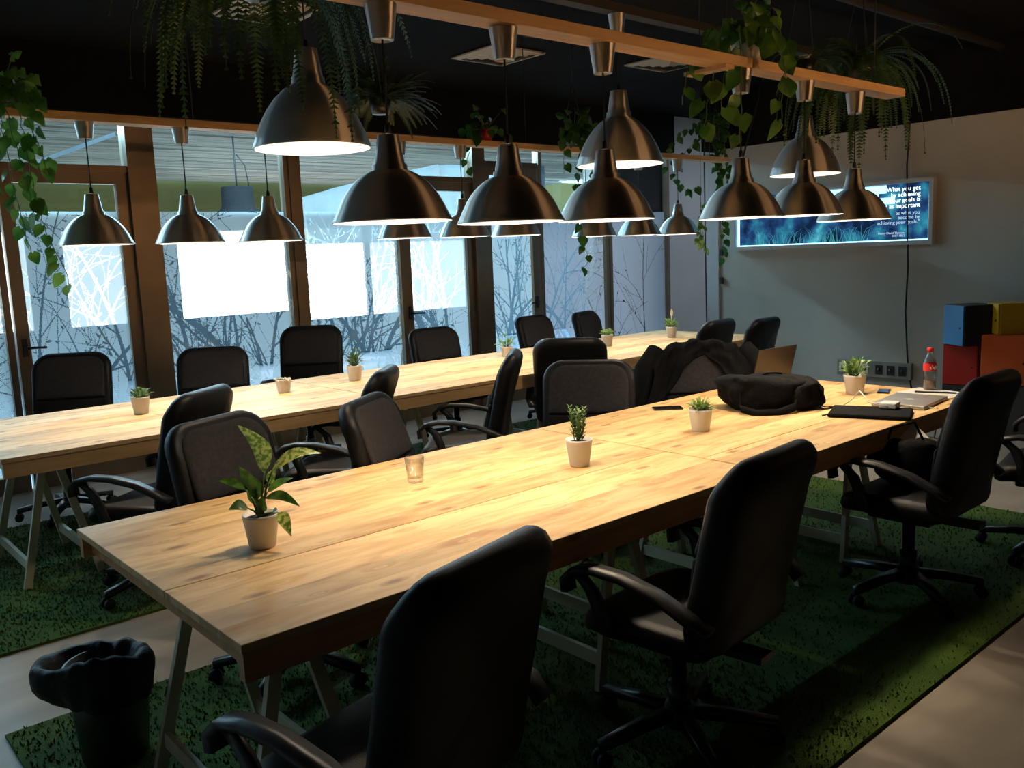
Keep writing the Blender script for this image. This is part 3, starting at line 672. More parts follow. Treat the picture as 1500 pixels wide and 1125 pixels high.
# dieffenbachia
o = potted('potted_dieffenbachia', 'tall variegated leafy plant in white pot nearest the camera', 1.07, 2.37)
m = MB(); ms = MB(); md = MB(); K = .00048
def P(u, v, dep=0): return RIGHT*((u-355)*K)+UP*(.095+(665-v)*K)+BACK*dep
for (bu, bv, tu, tv, wd, dp, dark, bend_) in [
    (402, 402, 278, 95, .026, -.02, 0, (.03, 0, 0)), (448, 392, 728, 318, .019, .05, 0, (0, 0, .025)), (335, 505, 272, 342, .017, -.03, 1, (0, 0, .0)), (280, 505, 88, 455, .013, .03, 1, (0, 0, .01)),
    (395, 560, 625, 590, .016, -.05, 1, (0, 0, .018)), (468, 655, 562, 772, .019, -.05, 0, (0, 0, .012)), (285, 620, 188, 606, .018, -.03, 1, (0, 0, .01)), (408, 525, 548, 462, .013, .04, 1, (0, 0, .008)),
    (350, 560, 330, 430, .024, .01, 1, (0, 0, 0)), (330, 600, 290, 470, .016, .03, 1, (0, 0, 0)), (420, 470, 470, 380, .016, .0, 0, (0, 0, 0)), (370, 640, 390, 540, .018, -.02, 1, (0, 0, 0)), (430, 650, 480, 615, .010, -.03, 1, (0, 0, 0))]:
    mm = md if dark else m
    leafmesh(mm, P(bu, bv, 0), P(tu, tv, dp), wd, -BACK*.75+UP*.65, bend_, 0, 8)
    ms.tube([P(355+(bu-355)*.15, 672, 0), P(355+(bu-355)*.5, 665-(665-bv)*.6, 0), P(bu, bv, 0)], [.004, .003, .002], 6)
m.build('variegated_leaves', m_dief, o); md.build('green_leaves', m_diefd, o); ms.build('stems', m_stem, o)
def spiky(o, h0, n, hh, r, mat, lw=.0035, ll=.022):
    m = MB(); st = MB()
    for i in range(n):
        a = r.uniform(0, 2*PI); rad = r.uniform(0, .02); lean = Vector((math.cos(a), math.sin(a), 0))*r.uniform(.0, .25); H = hh*r.uniform(.55, 1)
        b0 = Vector((math.cos(a)*rad, math.sin(a)*rad, h0)); top = b0+(UP+lean)*H; st.tube([b0, top], .0018, 5)
        for j in range(int(H/.004)):
            t = j/int(H/.004); p = b0.lerp(top, .1+.9*t); aa = j*2.4; dd = Vector((math.cos(aa), math.sin(aa), .9)).normalized()
            leafmesh(m, p, p+dd*ll*(1-.35*t), lw, UP, n=2)
    m.build('leaves', mat, o); st.build('stems', m_stem, o)
def bushy(o, h0, n, rad, hh, r, mat, lw=.011, ll=.045, up=.7, sh=0):
    m = MB(); st = MB()
    for i in range(n):
        a = r.uniform(0, 2*PI); e = r.uniform(up-.6, up+.5); d = Vector((math.cos(a)*math.cos(e), math.sin(a)*math.cos(e), math.sin(e)))
        H = r.uniform(.2, 1); s0 = Vector((math.cos(a)*.01, math.sin(a)*.01, h0)); p = s0+Vector((d.x*rad*H, d.y*rad*H, abs(d.z)*hh*H+.005))
        st.tube([s0, p], .0013, 4); tip = p+(d+Vector((0, 0, -.25)))*ll*r.uniform(.6, 1.2); leafmesh(m, p, tip, lw*r.uniform(.7, 1.1), UP+rv(r, .3), (0, 0, ll*.12), sh, 4)
    m.build('leaves', mat, o); st.build('stems', m_stem, o)
r = random.Random(3)
o = potted('potted_rosemary', 'white pot with upright needle-leaved sprig at centre of near table', 2.37, 2.34, .052, .105); spiky(o, .09, 10, .15, r, m_ros, .0048, .027)
o = potted('potted_succulent', 'white pot with low drooping green plant before the backpack', 3.18, 2.37, .053, .10); bushy(o, .09, 70, .035, .04, r, m_light, .007, .042, .7)
o = potted('potted_shrub', 'white pot with bushy green and dark-leaved plant before the wall sockets', 4.46, 2.31, .058, .105); bushy(o, .095, 60, .07, .09, r, m_light, .010, .04, .9)
m = MB()
for i in range(26):
    z = .10+i*.0025; a = i*2.4; b0 = Vector((-.035, .012, z)); leafmesh(m, b0, b0+Vector((math.cos(a), math.sin(a), .8))*.02, .006, UP, n=3)
m.build('dark_sprig', m_diefd, o)
o = potted('potted_jade', 'white pot with small round-leaved plant, leftmost on far table', 1.66, 5.14); bushy(o, .09, 80, .05, .05, r, m_ros, .008, .03, .8, 0)
o = potted('potted_cactus', 'white pot with low flattened plant, second on far table', 2.56, 5.16, .05, .09); bushy(o, .08, 30, .035, .006, r, m_flow, .005, .026, .3); bushy(o, .08, 26, .03, .01, r, m_ros, .005, .024, .4)
o = potted('potted_fern', 'white pot with feathery green plant before the bright window', 3.14, 5.25, .056, .105); bushy(o, .095, 80, .06, .09, r, m_ros, .007, .05, 1.0)
o = potted('potted_lily', 'leafy plant partly hidden behind a sideways office chair', 4.62, 5.35, .05, .085); bushy(o, .08, 26, .07, .07, r, m_light, .012, .07, .8)
o = potted('potted_herb', 'white pot with small fresh green plant at the far joint', 5.59, 5.14, .052, .10); bushy(o, .09, 60, .045, .05, r, m_light, .009, .035, .8)
o = potted('flowering_pot', 'white pot with green leaves and one pale flower, farthest on far table', 6.44, 5.12, .052, .10); bushy(o, .09, 60, .06, .06, r, m_light, .011, .05, .8)
m = MB(); m.tube([(0, 0, .1), (.004, 0, .2)], .0015, 5); leafmesh(m, (.004, 0, .19), (.006, 0, .265), .014, -BACK, n=6); m.build('flower', m_flow, o)

# ferns
def frond(m, base, d, L, droop, wl, r, n=38):
    p = Vector(base); d = Vector(d).normalized(); step = L/n; pts = [p.copy()]
    for i in range(n):
        d = (d+Vector((0, 0, -droop*(.4+i/n)))*step*4).normalized(); p = p+d*step; pts.append(p.copy())
        t = i/n; sd = d.cross(UP); sd = sd.normalized() if sd.length > .05 else Vector((math.cos(i), math.sin(i), 0)); l = wl*math.sin(PI*(.12+.86*t))**.7*r.uniform(.8, 1.1)
        if sd.length == 0: continue
        for s in (-1, 1):
            a = p; tip = p+(sd*s*.95+d*.35+Vector((0, 0, -.15)))*l; q = d*step*.40
            m.add([a-q, a+q, tip+q*.2, tip-q*.2], [(0, 1, 2, 3)])
    m.tube(pts, .0018, 4)
def fern(name, label, x, y, z, n, L, mat, seed, pot=None, wl=.035, droop=1.5, cat='hanging plant', wires=True, xs=1, drop=0):
    o = thing(name, label, cat, (x, y, z)); r = random.Random(seed); m = MB(); ps = .6 if L < .32 else 1
    for i in range(n):
        a = r.uniform(0, 2*PI); e = r.uniform(-.3, 1.0); frond(m, (math.cos(a)*.05*xs, math.sin(a)*.05, .02), (math.cos(a)*xs, math.sin(a), math.tan(e)*.8), L*r.uniform(.5, 1.1), droop*r.uniform(.7, 1.4), wl, r)
    m.build('fronds', mat, o)
    m = MB(); m.lathe([(.001, -.10*ps), (.07*ps, -.10*ps), (.10*ps, .02), (.09*ps, .02), (.001, .0)], 24); m.build('pot', pot or m_plastic, o)
    if wires:
        m = MB()
        for k in range(3): a = 2*PI*k/3; m.tube([(math.cos(a)*.095, math.sin(a)*.095, .02), (0, 0, ZC-z-.02 if ZC-z < .9 else .5)], .0015, 4)
        m.tube([(0, 0, ZC-z-.03), (0, 0, ZC-z)], .004, 5)
        m.build('hanger', m_cord, o)
    return o
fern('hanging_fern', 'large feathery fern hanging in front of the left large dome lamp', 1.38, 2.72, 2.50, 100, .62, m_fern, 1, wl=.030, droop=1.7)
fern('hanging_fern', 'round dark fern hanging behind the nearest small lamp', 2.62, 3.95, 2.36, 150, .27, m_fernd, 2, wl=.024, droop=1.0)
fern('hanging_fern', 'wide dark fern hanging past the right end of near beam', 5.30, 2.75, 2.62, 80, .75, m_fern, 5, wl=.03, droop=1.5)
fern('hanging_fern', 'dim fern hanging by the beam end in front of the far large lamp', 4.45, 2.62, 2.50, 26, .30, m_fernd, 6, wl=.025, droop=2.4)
# pothos
def vine(m, st, p0, pts, r, leafsz, gap, jit=.03):
    ctrl = [Vector(p0)]+[Vector(p) for p in pts]; path = []
    for i in range(len(ctrl)-1):
        nseg = max(2, int((ctrl[i+1]-ctrl[i]).length/.03))
        for k in range(nseg): path.append(ctrl[i].lerp(ctrl[i+1], k/nseg)+rv(r, .006))
    path.append(ctrl[-1]); st.tube(path, .0022, 5); acc = 0
    for i in range(1, len(path)):
        acc += (path[i]-path[i-1]).length
        if acc > gap:
            acc = 0; a = r.uniform(0, 2*PI); out = Vector((math.cos(a), math.sin(a), r.uniform(-.2, .5))); b0 = path[i]+out*r.uniform(.3, 1)*jit
            st.tube([path[i], b0], .0012, 4); L = leafsz*r.uniform(.65, 1.15); tip = b0+(out*.5+Vector((0, 0, -.9))).normalized()*L
            nrm = (-BACK+rv(r, .7)).normalized(); leafmesh(m, b0, tip, L*.44, nrm, nrm*L*.10, 1, 6, .12)
def pothos(name, label, loc, vines, mat, leaf, gap, seed, crown=0, potmat=None, potr=.09, poth=.13, wires=False):
    o = thing(name, label, 'hanging plant', loc); r = random.Random(seed); m = MB(); st = MB()
    for v in vines: vine(m, st, (0, 0, .02), v, r, leaf, gap)
    for i in range(crown):
        a = r.uniform(0, 2*PI); e = r.uniform(-.4, 1.2); d = Vector((math.cos(a)*math.cos(e), math.sin(a)*math.cos(e), math.sin(e))); p = d*r.uniform(.06, .2)
        st.tube([(0, 0, 0), p], .0013, 4); L = leaf*r.uniform(.7, 1.1); nrm = -BACK+rv(r, .8); leafmesh(m, p, p+(d*.4+Vector((0, 0, -.8)))*L, L*.42, nrm, nrm*L*.1, 1, 6, .12)
    m.build('leaves', mat, o); st.build('stems', m_stem, o)
    if potmat:
        m = MB(); m.lathe([(.001, -poth), (potr*.72, -poth), (potr, .0), (potr*.93, .0), (potr*.9, -.015), (.001, -.015)], 28); m.build('pot', potmat, o)
    if wires:
        m = MB()
        for s in (-1, 1): m.tube([(s*potr*.95*RIGHT.x, s*potr*.95*RIGHT.y, 0), (0, 0, .35)], .003, 5)
        m.tube([(0, 0, .35), (0, 0, ZC-loc[2])], .003, 5); m.build('hanger', m_cord, o)
    return o
R_ = lambda u, v, d=0: tuple(RIGHT*u+UP*v+BACK*d)
pothos('trailing_pothos', 'green heart-leaved vine trailing from the far beam at far left', (1.10, 4.95, 2.46),
       [[R_(-.02, -.2), R_(.0, -.5), R_(.05, -.8)], [R_(.1, -.1, -.05), R_(.12, -.45, -.05), R_(.16, -.70, -.05), R_(.24, -.90, -.05), R_(.22, -.98)], [R_(.05, -.1, -.08), R_(.1, -.4, -.08), R_(.13, -.62, -.08)], [R_(-.12, -.1, -.06), R_(-.2, -.35, -.05), R_(-.21, -.6)], [R_(.12, -.05, -.1), R_(.18, -.25, -.08), R_(.18, -.42)], [R_(-.05, -.1, -.1), R_(-.1, -.3, -.08), R_(-.1, -.5)]],
       m_poth, .085, .036, 3, 60, m_plastic, .08, .07)
pothos('pothos_in_white_pot', 'pothos in a white pot standing on the near beam', (3.56, 2.38, 2.507),
       [[R_(-.12, .02, -.07), R_(-.18, -.2, -.1), R_(-.22, -.42, -.1)], [R_(.1, .02, -.07), R_(.14, -.2, -.1), R_(.12, -.45, -.1)], [R_(-.05, 0, -.1), R_(-.06, -.2, -.12), R_(-.06, -.50, -.1)], [R_(.12, 0, -.06), R_(.17, -.15, -.1), R_(.1, -.3, -.1)], [R_(-.15, .02, -.05), R_(-.28, -.15, -.08), R_(-.31, -.32, -.08)], [R_(-.1, .02, -.08), R_(-.12, -.15, -.1), R_(-.14, -.35, -.1)]],
       m_poth, .10, .085, 9, 30, m_pot, .085, .129)
pothos('hanging_pothos', 'dark vine hanging on cords in front of the narrow door', (4.85, 4.75, 2.44),
       [[R_(.05, -.1, -.05), R_(.02, -.4), R_(.03, -.62), R_(.05, -.8), R_(.09, -.95), R_(.02, -1.04)], [R_(-.07, -.08), R_(-.08, -.2), R_(-.08, -.3)], [R_(.08, -.1), R_(.13, -.3), R_(.1, -.42)]],
       m_pothd, .095, .07, 12, 34, m_plastic, .08, .09, True)
pothos('hanging_pothos', 'small dim plant with a reddish pot on the far beam', (4.25, 5.05, 2.46), [[R_(-.1, -.02), R_(-.14, -.2), R_(-.14, -.3)]], m_pothd, .08, .07, 14, 22, m_red, .05, .08)
pothos('corner_pothos', 'long thin-leaved vines hanging down beside the white corner trim', (7.55, 5.45, 2.72),
       [[R_(.05, -.1), R_(.1, -.5), R_(.1, -.9), R_(.1, -1.3)], [R_(.0, -.1), R_(.05, -.5), R_(.08, -.8)], [R_(-.15, -.1), R_(-.35, -.3), R_(-.38, -.5), R_(-.25, -.62), R_(-.15, -.55)], [R_(-.3, 0), R_(-.42, -.15), R_(-.45, -.4)], [R_(.1, -.1), R_(.15, -.3), R_(.13, -.7)]],
       m_pothd, .085, .055, 15, 60, m_plastic, .10, .12, True)
pothos('spider_sprig', 'light-green sprig dangling below the farthest small lamp', (6.36, 4.72, 1.92), [[(0, 0, -.15), (.0, 0, -.30)], [(.02, 0, -.2), (.04, -.01, -.42)]], m_light, .07, .035, 16, 0)
m = MB(); m.tube([(0, 0, .02), (0, 0, ZC-1.92)], .0018, 5); m.build('hanger', m_cord, bpy.data.objects['spider_sprig'])

# ------------------------------------------------------------------ right wall: lit sign, cable, sockets
o = thing('lightbox_sign', 'glowing blue backlit picture sign on the right wall', 'sign', (XR, 4.48, 1.80))
def fyz(m, y0, y1, z0, z1, w, x0, x1):
    m.box(x0, y0, z0, x1, y0+w, z1); m.box(x0, y1-w, z0, x1, y1, z1); m.box(x0, y0+w, z0, x1, y1-w, z0+w); m.box(x0, y0+w, z1-w, x1, y1-w, z1)
m = MB(); fyz(m, -1.06, 1.00, -.30, .28, .035, -.07, -.001); m.build('frame', m_wallw, o)
q = N('backlit_picture'); e = q.n('Emission'); tc = q.n('TexCoord'); n1 = q.n('TexNoise'); n1.inputs['Scale'].default_value = 5; n1.inputs['Detail'].default_value = 6
q.l(tc.outputs['Object'], n1.inputs['Vector']); r1 = q.n('ValToRGB'); el = r1.color_ramp.elements
el[0].position = .38; el[0].color = (.004, .012, .035, 1); el[1].position = .62; el[1].color = (.02, .16, .24, 1); a = el.new(.5); a.color = (.012, .045, .13, 1); a = el.new(.72); a.color = (.1, .42, .5, 1)
q.l(n1.outputs['Fac'], r1.inputs[0]); q.l(r1.outputs[0], e.inputs[0]); e.inputs[1].default_value = 1.0; q.l(e.outputs[0], q.out.inputs[0])
bx(-.02, -1.025, -.265, -.012, .965, .245).build('picture_panel', q.m, o)
m_led = emis('led_strip', (.25, .75, 1.0), 3.2)
bx(-.032, -1.02, -.262, -.021, .962, -.252).build('led_strip', m_led, o); bx(-.032, .945, -.25, -.021, .962, .24).build('led_strip', m_led, o); bx(-.032, -1.02, -.25, -.021, -1.008, .14).build('led_strip', m_led, o)
m = MB(); rr_ = random.Random(5)
for i in range(90):
    y = rr_.uniform(-.45, .75); L = rr_.uniform(.06, .16); a = rr_.uniform(-.9, .9); pts = [(-.0215, y, -.25), (-.0215, y+a*L*.4, -.25+L*.7), (-.0215, y+a*L, -.25+L*.95)]
    for k in range(2):
        p, q_ = pts[k], pts[k+1]; w_ = .003 if k == 0 else .002; m.add([(p[0], p[1]-w_, p[2]), (p[0], p[1]+w_, p[2]), (q_[0], q_[1]+w_*.4, q_[2]), (q_[0], q_[1]-w_*.4, q_[2])], [(0, 1, 2, 3)])
m.build('printed_grass', emis('printed_grass_glow', (.05, .30, .34), .8), o)
m = MB(); rr_ = random.Random(6)
m2 = emis('bright_cloud_glow', (.25, .72, 1.0), 2.2)
for y0, y1, z0, z1 in ((-.42, .30, .20, .24), (-.62, -.30, .17, .24), (-.55, -.05, .12, .20), (-.70, -.35, .07, .13), (.34, .50, .15, .24)):
    m.box(-.0235, y0, z0, -.0212, y1, z1, bev=.001)
m.build('printed_sky', m2, o)
def text(s, size, y, z, par, mat, name='lettering', x=-.025, al='RIGHT'):
    f = bpy.data.curves.new(name, 'FONT'); f.body = s; f.size = size; f.align_x = al; f.extrude = .0008; f.materials.append(mat); f.space_line = .9
    t = bpy.data.objects.new(name, f); C.objects.link(t); t.parent = par; t.location = (x, y, z); t.rotation_euler = (PI/2, 0, -PI/2)
    bpy.context.view_layer.update(); me = bpy.data.meshes.new_from_object(t.evaluated_get(bpy.context.evaluated_depsgraph_get())); u = bpy.data.objects.new(name, me); C.objects.link(u)
    u.parent = par; u.location = t.location; u.rotation_euler = t.rotation_euler; bpy.data.objects.remove(t); return u
m_txt = emis('lettering_glow', (.75, .92, 1.0), 1.6); m_txt2 = emis('dim_lettering_glow', (.45, .62, .8), .8); m_txtd = pbsdf('dark_lettering', (.005, .02, .05), .6).m
text('"What you get\nby achieving\nyour goals is\nnot as important', .055, -.93, .18, o, m_txt)
text('as what you\nbecome by\nachieving your goals."', .045, -.93, -.03, o, m_txt2)
text('Henry David Thoreau\n1817-1862', .028, -.80, -.20, o, m_txt2)

m = MB(); m.tube([(7.975, 3.66, 2.56), (7.96, 3.67, 2.2), (7.975, 3.66, 1.7), (7.965, 3.64, 1.3), (7.97, 3.655, .9), (7.975, 3.63, .5), (7.96, 3.60, .3), (7.95, 3.55, .10)], .008, 8); tag(m.build('wall_cable', m_cord), 'black cable running down the right wall past the lit sign', 'cable')
m = MB(); m.tube([(7.7, 5.62, 3.1), (7.72, 5.68, 2.5), (7.70, 5.66, 1.9), (7.76, 5.70, 1.3), (7.72, 5.66, .5), (7.75, 5.68, .02)], .007, 8); tag(m.build('wall_cable', m_cord), 'thin cable hanging beside the corner vines', 'cable')
m = MB(); m.tube([(3.53, 2.40, 1.94), (3.62, 2.44, 1.97), (3.9, 2.6, 2.1), (4.3, 2.8, 2.35), (4.6, 2.9, 2.9)], .004, 6); tag(m.build('lamp_cable', m_cord), 'loose black wire looping from the lamp below the white pot', 'cable')
o = thing('socket_strip', 'metal wall strip with power sockets low on the right wall', 'socket', (7.999, 3.94, .35))
bx(-.05, -.36, -.075, 0, .36, .075, bev=.004).build('housing', noisy('dull_steel', (.20, .20, .17), (.26, .25, .21), 4, .5), o)
for k in range(6):
    y = -.28+k*.11+(.03 if k > 2 else 0); m = MB(); m.box(-.056, y-.035, -.045, -.05, y+.035, .045, bev=.002); s_ = m.build('socket', m_wp if k > 2 else m_armp, o)
    m = MB(); m.tube([(-.0595, y, 0), (-.056, y, 0)], .018, 14); m.build('socket_hole', m_dark, s_)
tag(bx(7.97, 5.64, 1.45, 7.995, 5.68, 1.52, bev=.002).build('door_hinge', m_plastic), 'upper of two dark hinges on the white corner trim', 'hinge', 'hinges on the corner trim')
tag(bx(7.97, 5.64, 1.15, 7.995, 5.68, 1.22, bev=.002).build('door_hinge', m_plastic), 'lower of two dark hinges on the white corner trim', 'hinge', 'hinges on the corner trim')

# storage cubes
def cube(x, y, z, rz, w, h, col, label, dark=None):
    o = thing('storage_cube', label, 'cabinet', (x, y, z), math.radians(rz), 'stacked coloured storage cubes')
    mt = noisy('cube_paint', tuple(c*.92 for c in col), col, 5, .5)
    bx(0, -w, 0, w, 0, h, bev=.003).build('body', mt if not dark else noisy('cube_side_shade', dark, dark, 5, .5), o)  # side shade painted into the body colour where dark is given
    bx(-.018, -w+.004, .004, -.001, -.004, h-.004, bev=.003).build('door', mt, o)
    d = MB(); d.tube([(-.024, -w+.04, h*.45), (-.018, -w+.04, h*.45)], .008, 10); d.build('knob', m_plastic, o)
    return o
BL = (.015, .17, .42); RD = (.40, .015, .008); ORG = (.62, .10, .012); YE = (.62, .40, .02); BK = (.03, .03, .035)
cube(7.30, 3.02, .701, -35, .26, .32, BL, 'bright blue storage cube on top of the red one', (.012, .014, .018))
cube(7.30, 3.03, .371, 8, .26, .33, RD, 'red storage cube under the blue one')
cube(7.27, 2.73, .401, 8, .34, .39, ORG, 'orange storage cube under the yellow one')
cube(7.42, 2.74, .792, -45, .20, .24, YE, 'yellow storage cube on top of the orange one')
cube(7.30, 3.03, .0, 8, .26, .37, BK, 'dark storage cube at the bottom below the red one')
cube(7.27, 2.73, .0, 8, .34, .40, BK, 'dark storage cube at the bottom below the orange one')

# ------------------------------------------------------------------ things on the near table
# tumbler
o = thing('drinking_glass', 'clear faceted drinking glass on the near table', 'glass', (1.80, 2.63, .74)); m = MB()
m.lathe([(.001, .0), (.026, 0), (.029, .004), (.036, .095), (.0335, .095), (.027, .018), (.001, .016)], 12); m.build('tumbler', m_tumbler, o)
# backpack
def blob(m, c, ax, sz, seed, amp=.12, n1=32, n2=20, flat=0, e=.6, fq=6):
    c = Vector(c); vs = []; fs = []; X, Y, Z = [Vector(a) for a in ax]
    pw = lambda v, k: math.copysign(abs(v)**k, v)
    for j in range(n2+1):
        ph = -PI/2+PI*j/n2
        for i in range(n1):
            th = 2*PI*i/n1; x = pw(math.cos(ph), e)*pw(math.cos(th), e); y = pw(math.cos(ph), e)*pw(math.sin(th), e); z = pw(math.sin(ph), e)
            p = X*x*sz[0]+Y*y*sz[1]+Z*z*sz[2]; k = 1+amp*noise.noise(p*fq+Vector((seed, 0, 0)))+amp*.5*noise.noise(p*fq*3+Vector((0, seed, 0))); p = p*k
            if p.z < -sz[2]*.92: p.z = -sz[2]*.92
            vs.append(c+p)
    for j in range(n2):
        for i in range(n1): fs.append((j*n1+i, j*n1+(i+1) % n1, (j+1)*n1+(i+1) % n1, (j+1)*n1+i))
    m.add(vs, fs, True)
RX = (.749, -.661, 0); RY = (.661, .749, 0); RZ = (0, 0, 1)
o = thing('backpack', 'black backpack lying on the near table', 'backpack', (3.84, 2.46, .74))
m = MB(); blob(m, (0, 0, .082), (RX, RY, RZ), (.235, .15, .088), 3, .22, 56, 32, fq=7); m.build('main_bag', m_black_cloth, o)
m = MB(); blob(m, tuple(RIGHT*.17-BACK*.03+UP*.075), (RX, RY, RZ), (.09, .11, .07), 5, .3, 32, 20, fq=12); m.build('front_pocket', m_black_cloth, o)
m = MB(); m.ribbon([RIGHT*-.16-BACK*.12+UP*.09, RIGHT*-.17-BACK*.17+UP*.03, RIGHT*-.10-BACK*.21+UP*.012, RIGHT*.0-BACK*.215+UP*.012, RIGHT*.09-BACK*.18+UP*.03, RIGHT*.14-BACK*.12+UP*.09], Vector((.3, .35, .9)).normalized()*.02, .008); m.build('shoulder_strap', m_black_cloth, o)
m = MB(); m.ribbon([RIGHT*.2-BACK*.06+UP*.04, RIGHT*.26-BACK*.08+UP*.01, RIGHT*.29-BACK*.09+UP*.006, RIGHT*.31-BACK*.07+UP*.006], (0, .012, 0), .003); m.ribbon([RIGHT*.2-BACK*.1+UP*.03, RIGHT*.25-BACK*.13+UP*.006, RIGHT*.28-BACK*.12+UP*.006], (0, .008, 0), .003); m.build('loose_strap', m_black_cloth, o)
tag(bx(-.004, -.004, -.003, .03, .004, .003).build('logo_mark', m_red, o, loc=tuple(RIGHT*.07-BACK*.150+UP*.12)), 'tiny red mark')
m = MB(); m.tube([RIGHT*-.02+UP*.165, RIGHT*.0-BACK*.01+UP*.176, RIGHT*.05-BACK*.01+UP*.178, RIGHT*.08+UP*.170], .005, 6); m.build('haul_loop', m_black_cloth, o)
# open laptop seen from behind
o = thing('open_laptop', 'open brown laptop seen from behind its lid beside the backpack', 'laptop', (4.40, 2.79, .74)); o.rotation_euler = (0, 0, math.radians(-3))
bx(-.18, 0, .0, .18, .20, .018, bev=.004).build('base', m_dark, o)
m = MB(); m.box(-.18, -.004, .0, .18, .004, .225, bev=.003); l = m.build('lid', m_bronze, o, loc=(0, .0, .018)); l.rotation_euler = (math.radians(14), 0, 0)
bx(-.165, .0042, .012, .165, .0052, .212).build('screen', m_dark, l)
# sleeve
def slab(name, label, cat, x, y, z, rz, w, d, h, mat, bev=.006):
    o = thing(name, label, cat, (x, y, z), math.radians(rz)); bx(-w/2, -d/2, 0, w/2, d/2, h, bev=bev).build('body', mat, o); return o
o = slab('laptop_sleeve', 'black zipped laptop sleeve near the table edge', 'sleeve', 3.96, 1.97, .74, -68, .36, .25, .02, m_black_cloth, .009)
m = MB(); m.tube([(-.17, .127, .011), (.17, .127, .011)], .004, 6); m.tube([(-.18, -.11, .012), (-.2, -.12, .008), (-.205, -.09, .005)], .004, 5); m.build('zip', m_plastic, o)
o = thing('closed_laptop', 'closed silver laptop with a fruit emblem on its lid', 'laptop', (4.36, 1.965, .74), math.radians(6))
bx(-.18, -.125, .002, .18, .125, .012, bev=.004).build('base', m_silver, o); l = bx(-.18, -.125, .0125, .18, .125, .019, bev=.003).build('lid', m_silver, o)
m = MB(); N_ = 40; ap = []
for i in range(N_):
    a = 2*PI*i/N_; rr2 = .019*(1-.10*math.cos(2*a+PI)); dip = .10*math.exp(-((a-PI/2)/.35)**2)+.06*math.exp(-((a-3*PI/2)/.3)**2); rr2 *= 1-dip
    bite = math.hypot(rr2*math.cos(a)-.022, rr2*math.sin(a)-.003)
    if bite < .011: rr2 *= .72
    ap.append((rr2*math.cos(a), rr2*math.sin(a)))
def extr(m, pts, z0, z1): n = len(pts); m.add([(x, y, z0) for x, y in pts]+[(x, y, z1) for x, y in pts], [tuple(range(n-1, -1, -1)), tuple(range(n, 2*n))]+[(k, (k+1) % n, n+(k+1) % n, n+k) for k in range(n)])
extr(m, ap, .0188, .0196); extr(m, [(.001, .020), (.006, .022), (.009, .030), (.003, .027)], .0188, .0196); m.build('apple_emblem', m_wp, l)
o = thing('notebook', 'open white notebook lying behind the silver laptop', 'notebook', (4.69, 1.99, .74), math.radians(-8))
bx(-.105, -.15, .0, .105, .15, .006, bev=.001).build('pages', m_paper, o)
m = MB(); m.tube([(-.06, .07, .011), (.03, -.10, .011)], .0045, 8); m.tube([(.03, -.10, .011), (.037, -.113, .011)], [.0045, .001], 8)
p_ = m.build('pen', m_plastic); p_.location = (4.69, 1.99, .74); p_.rotation_euler = (0, 0, math.radians(-8)); tag(p_, 'black pen lying on the open white notebook', 'pen')
o = slab('phone', 'small dark phone with bluish screen beside the white notebook', 'phone', 4.60, 2.215, .74, 20, .12, .06, .008, m_dark, .003); bx(-.052, -.026, .0082, .052, .026, .009).build('screen', m_bluescr, o)
o = slab('phone', 'black phone lying left of the low succulent pot', 'phone', 3.52, 2.83, .74, -40, .15, .075, .009, m_dark, .003); bx(-.07, -.034, .0092, .07, .034, .0098).build('screen', m_dark, o)
o = slab('power_adapter', 'white laptop power adapter lying on the black sleeve', 'adapter', 4.07, 1.93, .762, 10, .078, .078, .028, m_wp, .006)
m = MB(); m.tube([(-.04, 0, .012), (-.07, .03, .02), (-.06, .08, .03), (-.02, .13, .07), (.06, .16, .06), (.12, .22, -.0), (.05, .24, -.018)], .0028, 6); m.tube([(.04, 0, .012), (.09, -.03, .0), (.14, -.10, -.015), (.17, -.14, -.016), (.17, -.172, -.016), (.16, -.18, -.06), (.14, -.17, -.15), (.16, -.19, -.25)], .0032, 6); m.build('cable', m_wp, o)
# bottle
o = thing('soda_bottle', 'plastic bottle with red cap and red label at table end', 'bottle', (4.73, 2.17, .74)); o.location = (4.765, 2.045, .746)
m = MB(); m.lathe([(.001, .0), (.026, 0), (.032, .012), (.032, .06), (.029, .075), (.032, .095), (.033, .14), (.028, .165), (.015, .195), (.0135, .212), (.0125, .212), (.013, .195), (.027, .162), (.030, .10), (.030, .015), (.001, .004)], 28); m.build('body', m_tumbler, o)
m = MB(); m.lathe([(.0335, .105), (.0338, .107), (.0338, .143), (.0335, .145)], 28); lb = m.build('label_band', m_red, o)
m = MB()
for k, (u, v, L) in enumerate(((-.4, .122, .22), (-.1, .128, .2), (.15, .120, .25), (.45, .126, .2))):
    aa = math.atan2(-RY[1], -RY[0])+u; pts = [(math.cos(aa+t*L)*.0345, math.sin(aa+t*L)*.0345, v+.008*math.sin(t*6)) for t in (0, .25, .5, .75, 1)]; m.tube(pts, .0022, 5)
m.build('white_script', m_paper, lb)
m = MB(); m.lathe([(.001, .228), (.0155, .228), (.0165, .225), (.0165, .206), (.0135, .206)], 20); m.build('cap', m_red, o)
m = MB(); m.lathe([(.001, .006), (.029, .006), (.029, .05), (.001, .05)], 20); m.build('drink', pbsdf('brown_drink', (.30, .19, .11), .2).m, o)
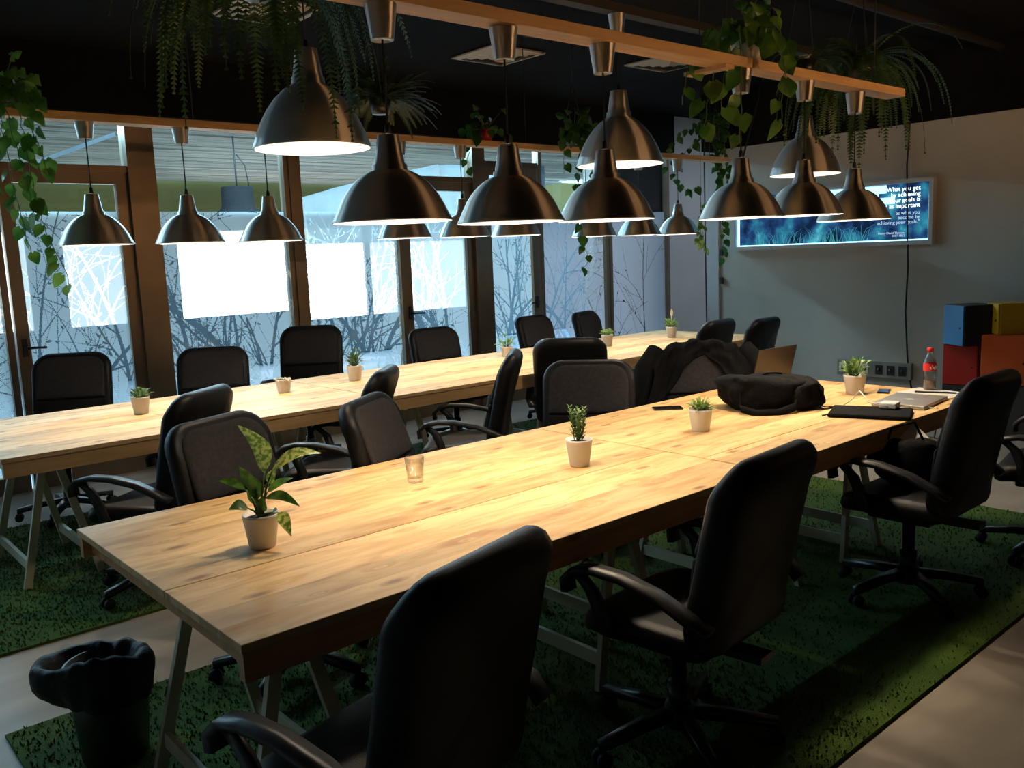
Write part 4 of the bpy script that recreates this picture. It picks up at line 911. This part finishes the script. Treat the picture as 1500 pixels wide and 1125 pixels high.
# jacket over the chair
jm = MB(); vs = []; fs = []; nu, nv = 48, 26
for i in range(nu+1):
    u = -1+2*i/nu
    for j in range(nv+1):
        v = j/nv*2-1                      # -1 hangs in front (towards seat side), +1 behind
        x = u*.27; top = .585+.03*(1-u*u)-.05*abs(u)**4
        s_ = abs(v); drop = (.62 if v > 0 else (.10+.44*abs(u)**1.6))*s_**1.3
        t = (-.085 if v > 0 else .085)*min(1, s_*4)*(1+.25*math.sin(u*9+v))
        xx = x*(1+.30*s_*abs(u)+.10*s_)+.012*math.sin(j*.9+i)
        z = top-drop+.008*math.sin(u*14+v*3)
        vs.append(Vector(bend(xx*.98, t+.02*noise.noise(Vector((u*4, v*4, 0))), max(z, -.12))))
for i in range(nu):
    for j in range(nv): k = i*(nv+1)+j; fs.append((k, k+1, k+nv+2, k+nv+1))
jm.add(vs, fs, True); J = jm.build('jacket', m_jacket); tag(J, 'black jacket hung over the back of an office chair', 'jacket'); so = J.modifiers.new('s', 'SOLIDIFY'); so.thickness = .012; J.modifiers.new('ss', 'SUBSURF').render_levels = 1
J.location = CJ.location; J.rotation_euler = CJ.rotation_euler; J.scale = CJ.scale; J.location.z += .012
for s in (-1, 1):
    slv = MB(); slv.tube([bend(s*.26, .0, .56), bend(s*.33, .02, .45), bend(s*.37, .01, .28), bend(s*.38, .03, .10), bend(s*.36, .03, -.06)], [.05, .065, .058, .05, .045], 14); slv.build('sleeve', m_jacket, J)
# bag on chair seat
o = thing('tote_bag', 'dark bag with white papers sticking out, on an office chair seat', 'bag', (3.80, 1.72, .497))
m = MB(); blob(m, (0, 0, .085), (RX, RY, RZ), (.15, .10, .095), 9, .25, 40, 24, fq=9); m.build('bag_body', m_black_cloth, o)
m = MB(); m.add([(.02, -.02, .13), (.14, -.06, .15), (.18, .05, .22), (.06, .09, .20)], [(0, 1, 2, 3)]); p_ = m.build('papers', m_paper, o); p_.modifiers.new('s', 'SOLIDIFY').thickness = .008
m = MB(); m.tube([RIGHT*-.1+UP*.15, RIGHT*-.07+UP*.24, RIGHT*.03+UP*.26, RIGHT*.08+UP*.16], .006, 6); m.build('handle', m_black_cloth, o)
# bin
o = thing('waste_bin', 'black waste bin with a bulging liner by the open table end', 'bin', (.74, 2.87, .0))
m = MB(); m.lathe([(.001, .013), (.095, .013), (.10, .02), (.125, .32), (.13, .33), (.122, .33), (.097, .03), (.001, .025)], 32); m.build('bucket', m_plastic, o)
m = MB(); n1 = 48; prof = [(.128, .22), (.135, .26), (.142, .31), (.135, .345), (.10, .36), (.07, .30), (.03, .25), (.001, .24)]; vs = []; fs = []
for a_, (r0, z0) in enumerate(prof):
    for k in range(n1):
        a = 2*PI*k/n1; d = Vector((math.cos(a), math.sin(a), 0)); lf = max(0, d.dot(-RIGHT))**3*(1 if 1 <= a_ <= 5 else .0); rr3 = r0*(1+.10*noise.noise(Vector((math.cos(a)*3, math.sin(a)*3, a_*.7)))); rr3 += lf*.10
        up_ = max(0, d.dot(RIGHT*.3-BACK*.9))**2*.05*(1 if a_ in (3, 4) else 0)
        vs.append((d.x*rr3, d.y*rr3, z0+.03*noise.noise(Vector((math.cos(a)*4, math.sin(a)*4, a_)))+up_-lf*.01))
for i in range(len(prof)-1):
    for k in range(n1): fs.append((i*n1+k, i*n1+(k+1) % n1, (i+1)*n1+(k+1) % n1, (i+1)*n1+k))
m.add(vs, fs, True); l = m.build('bin_liner', m_binbag, o); l.modifiers.new('s', 'SUBSURF').render_levels = 1
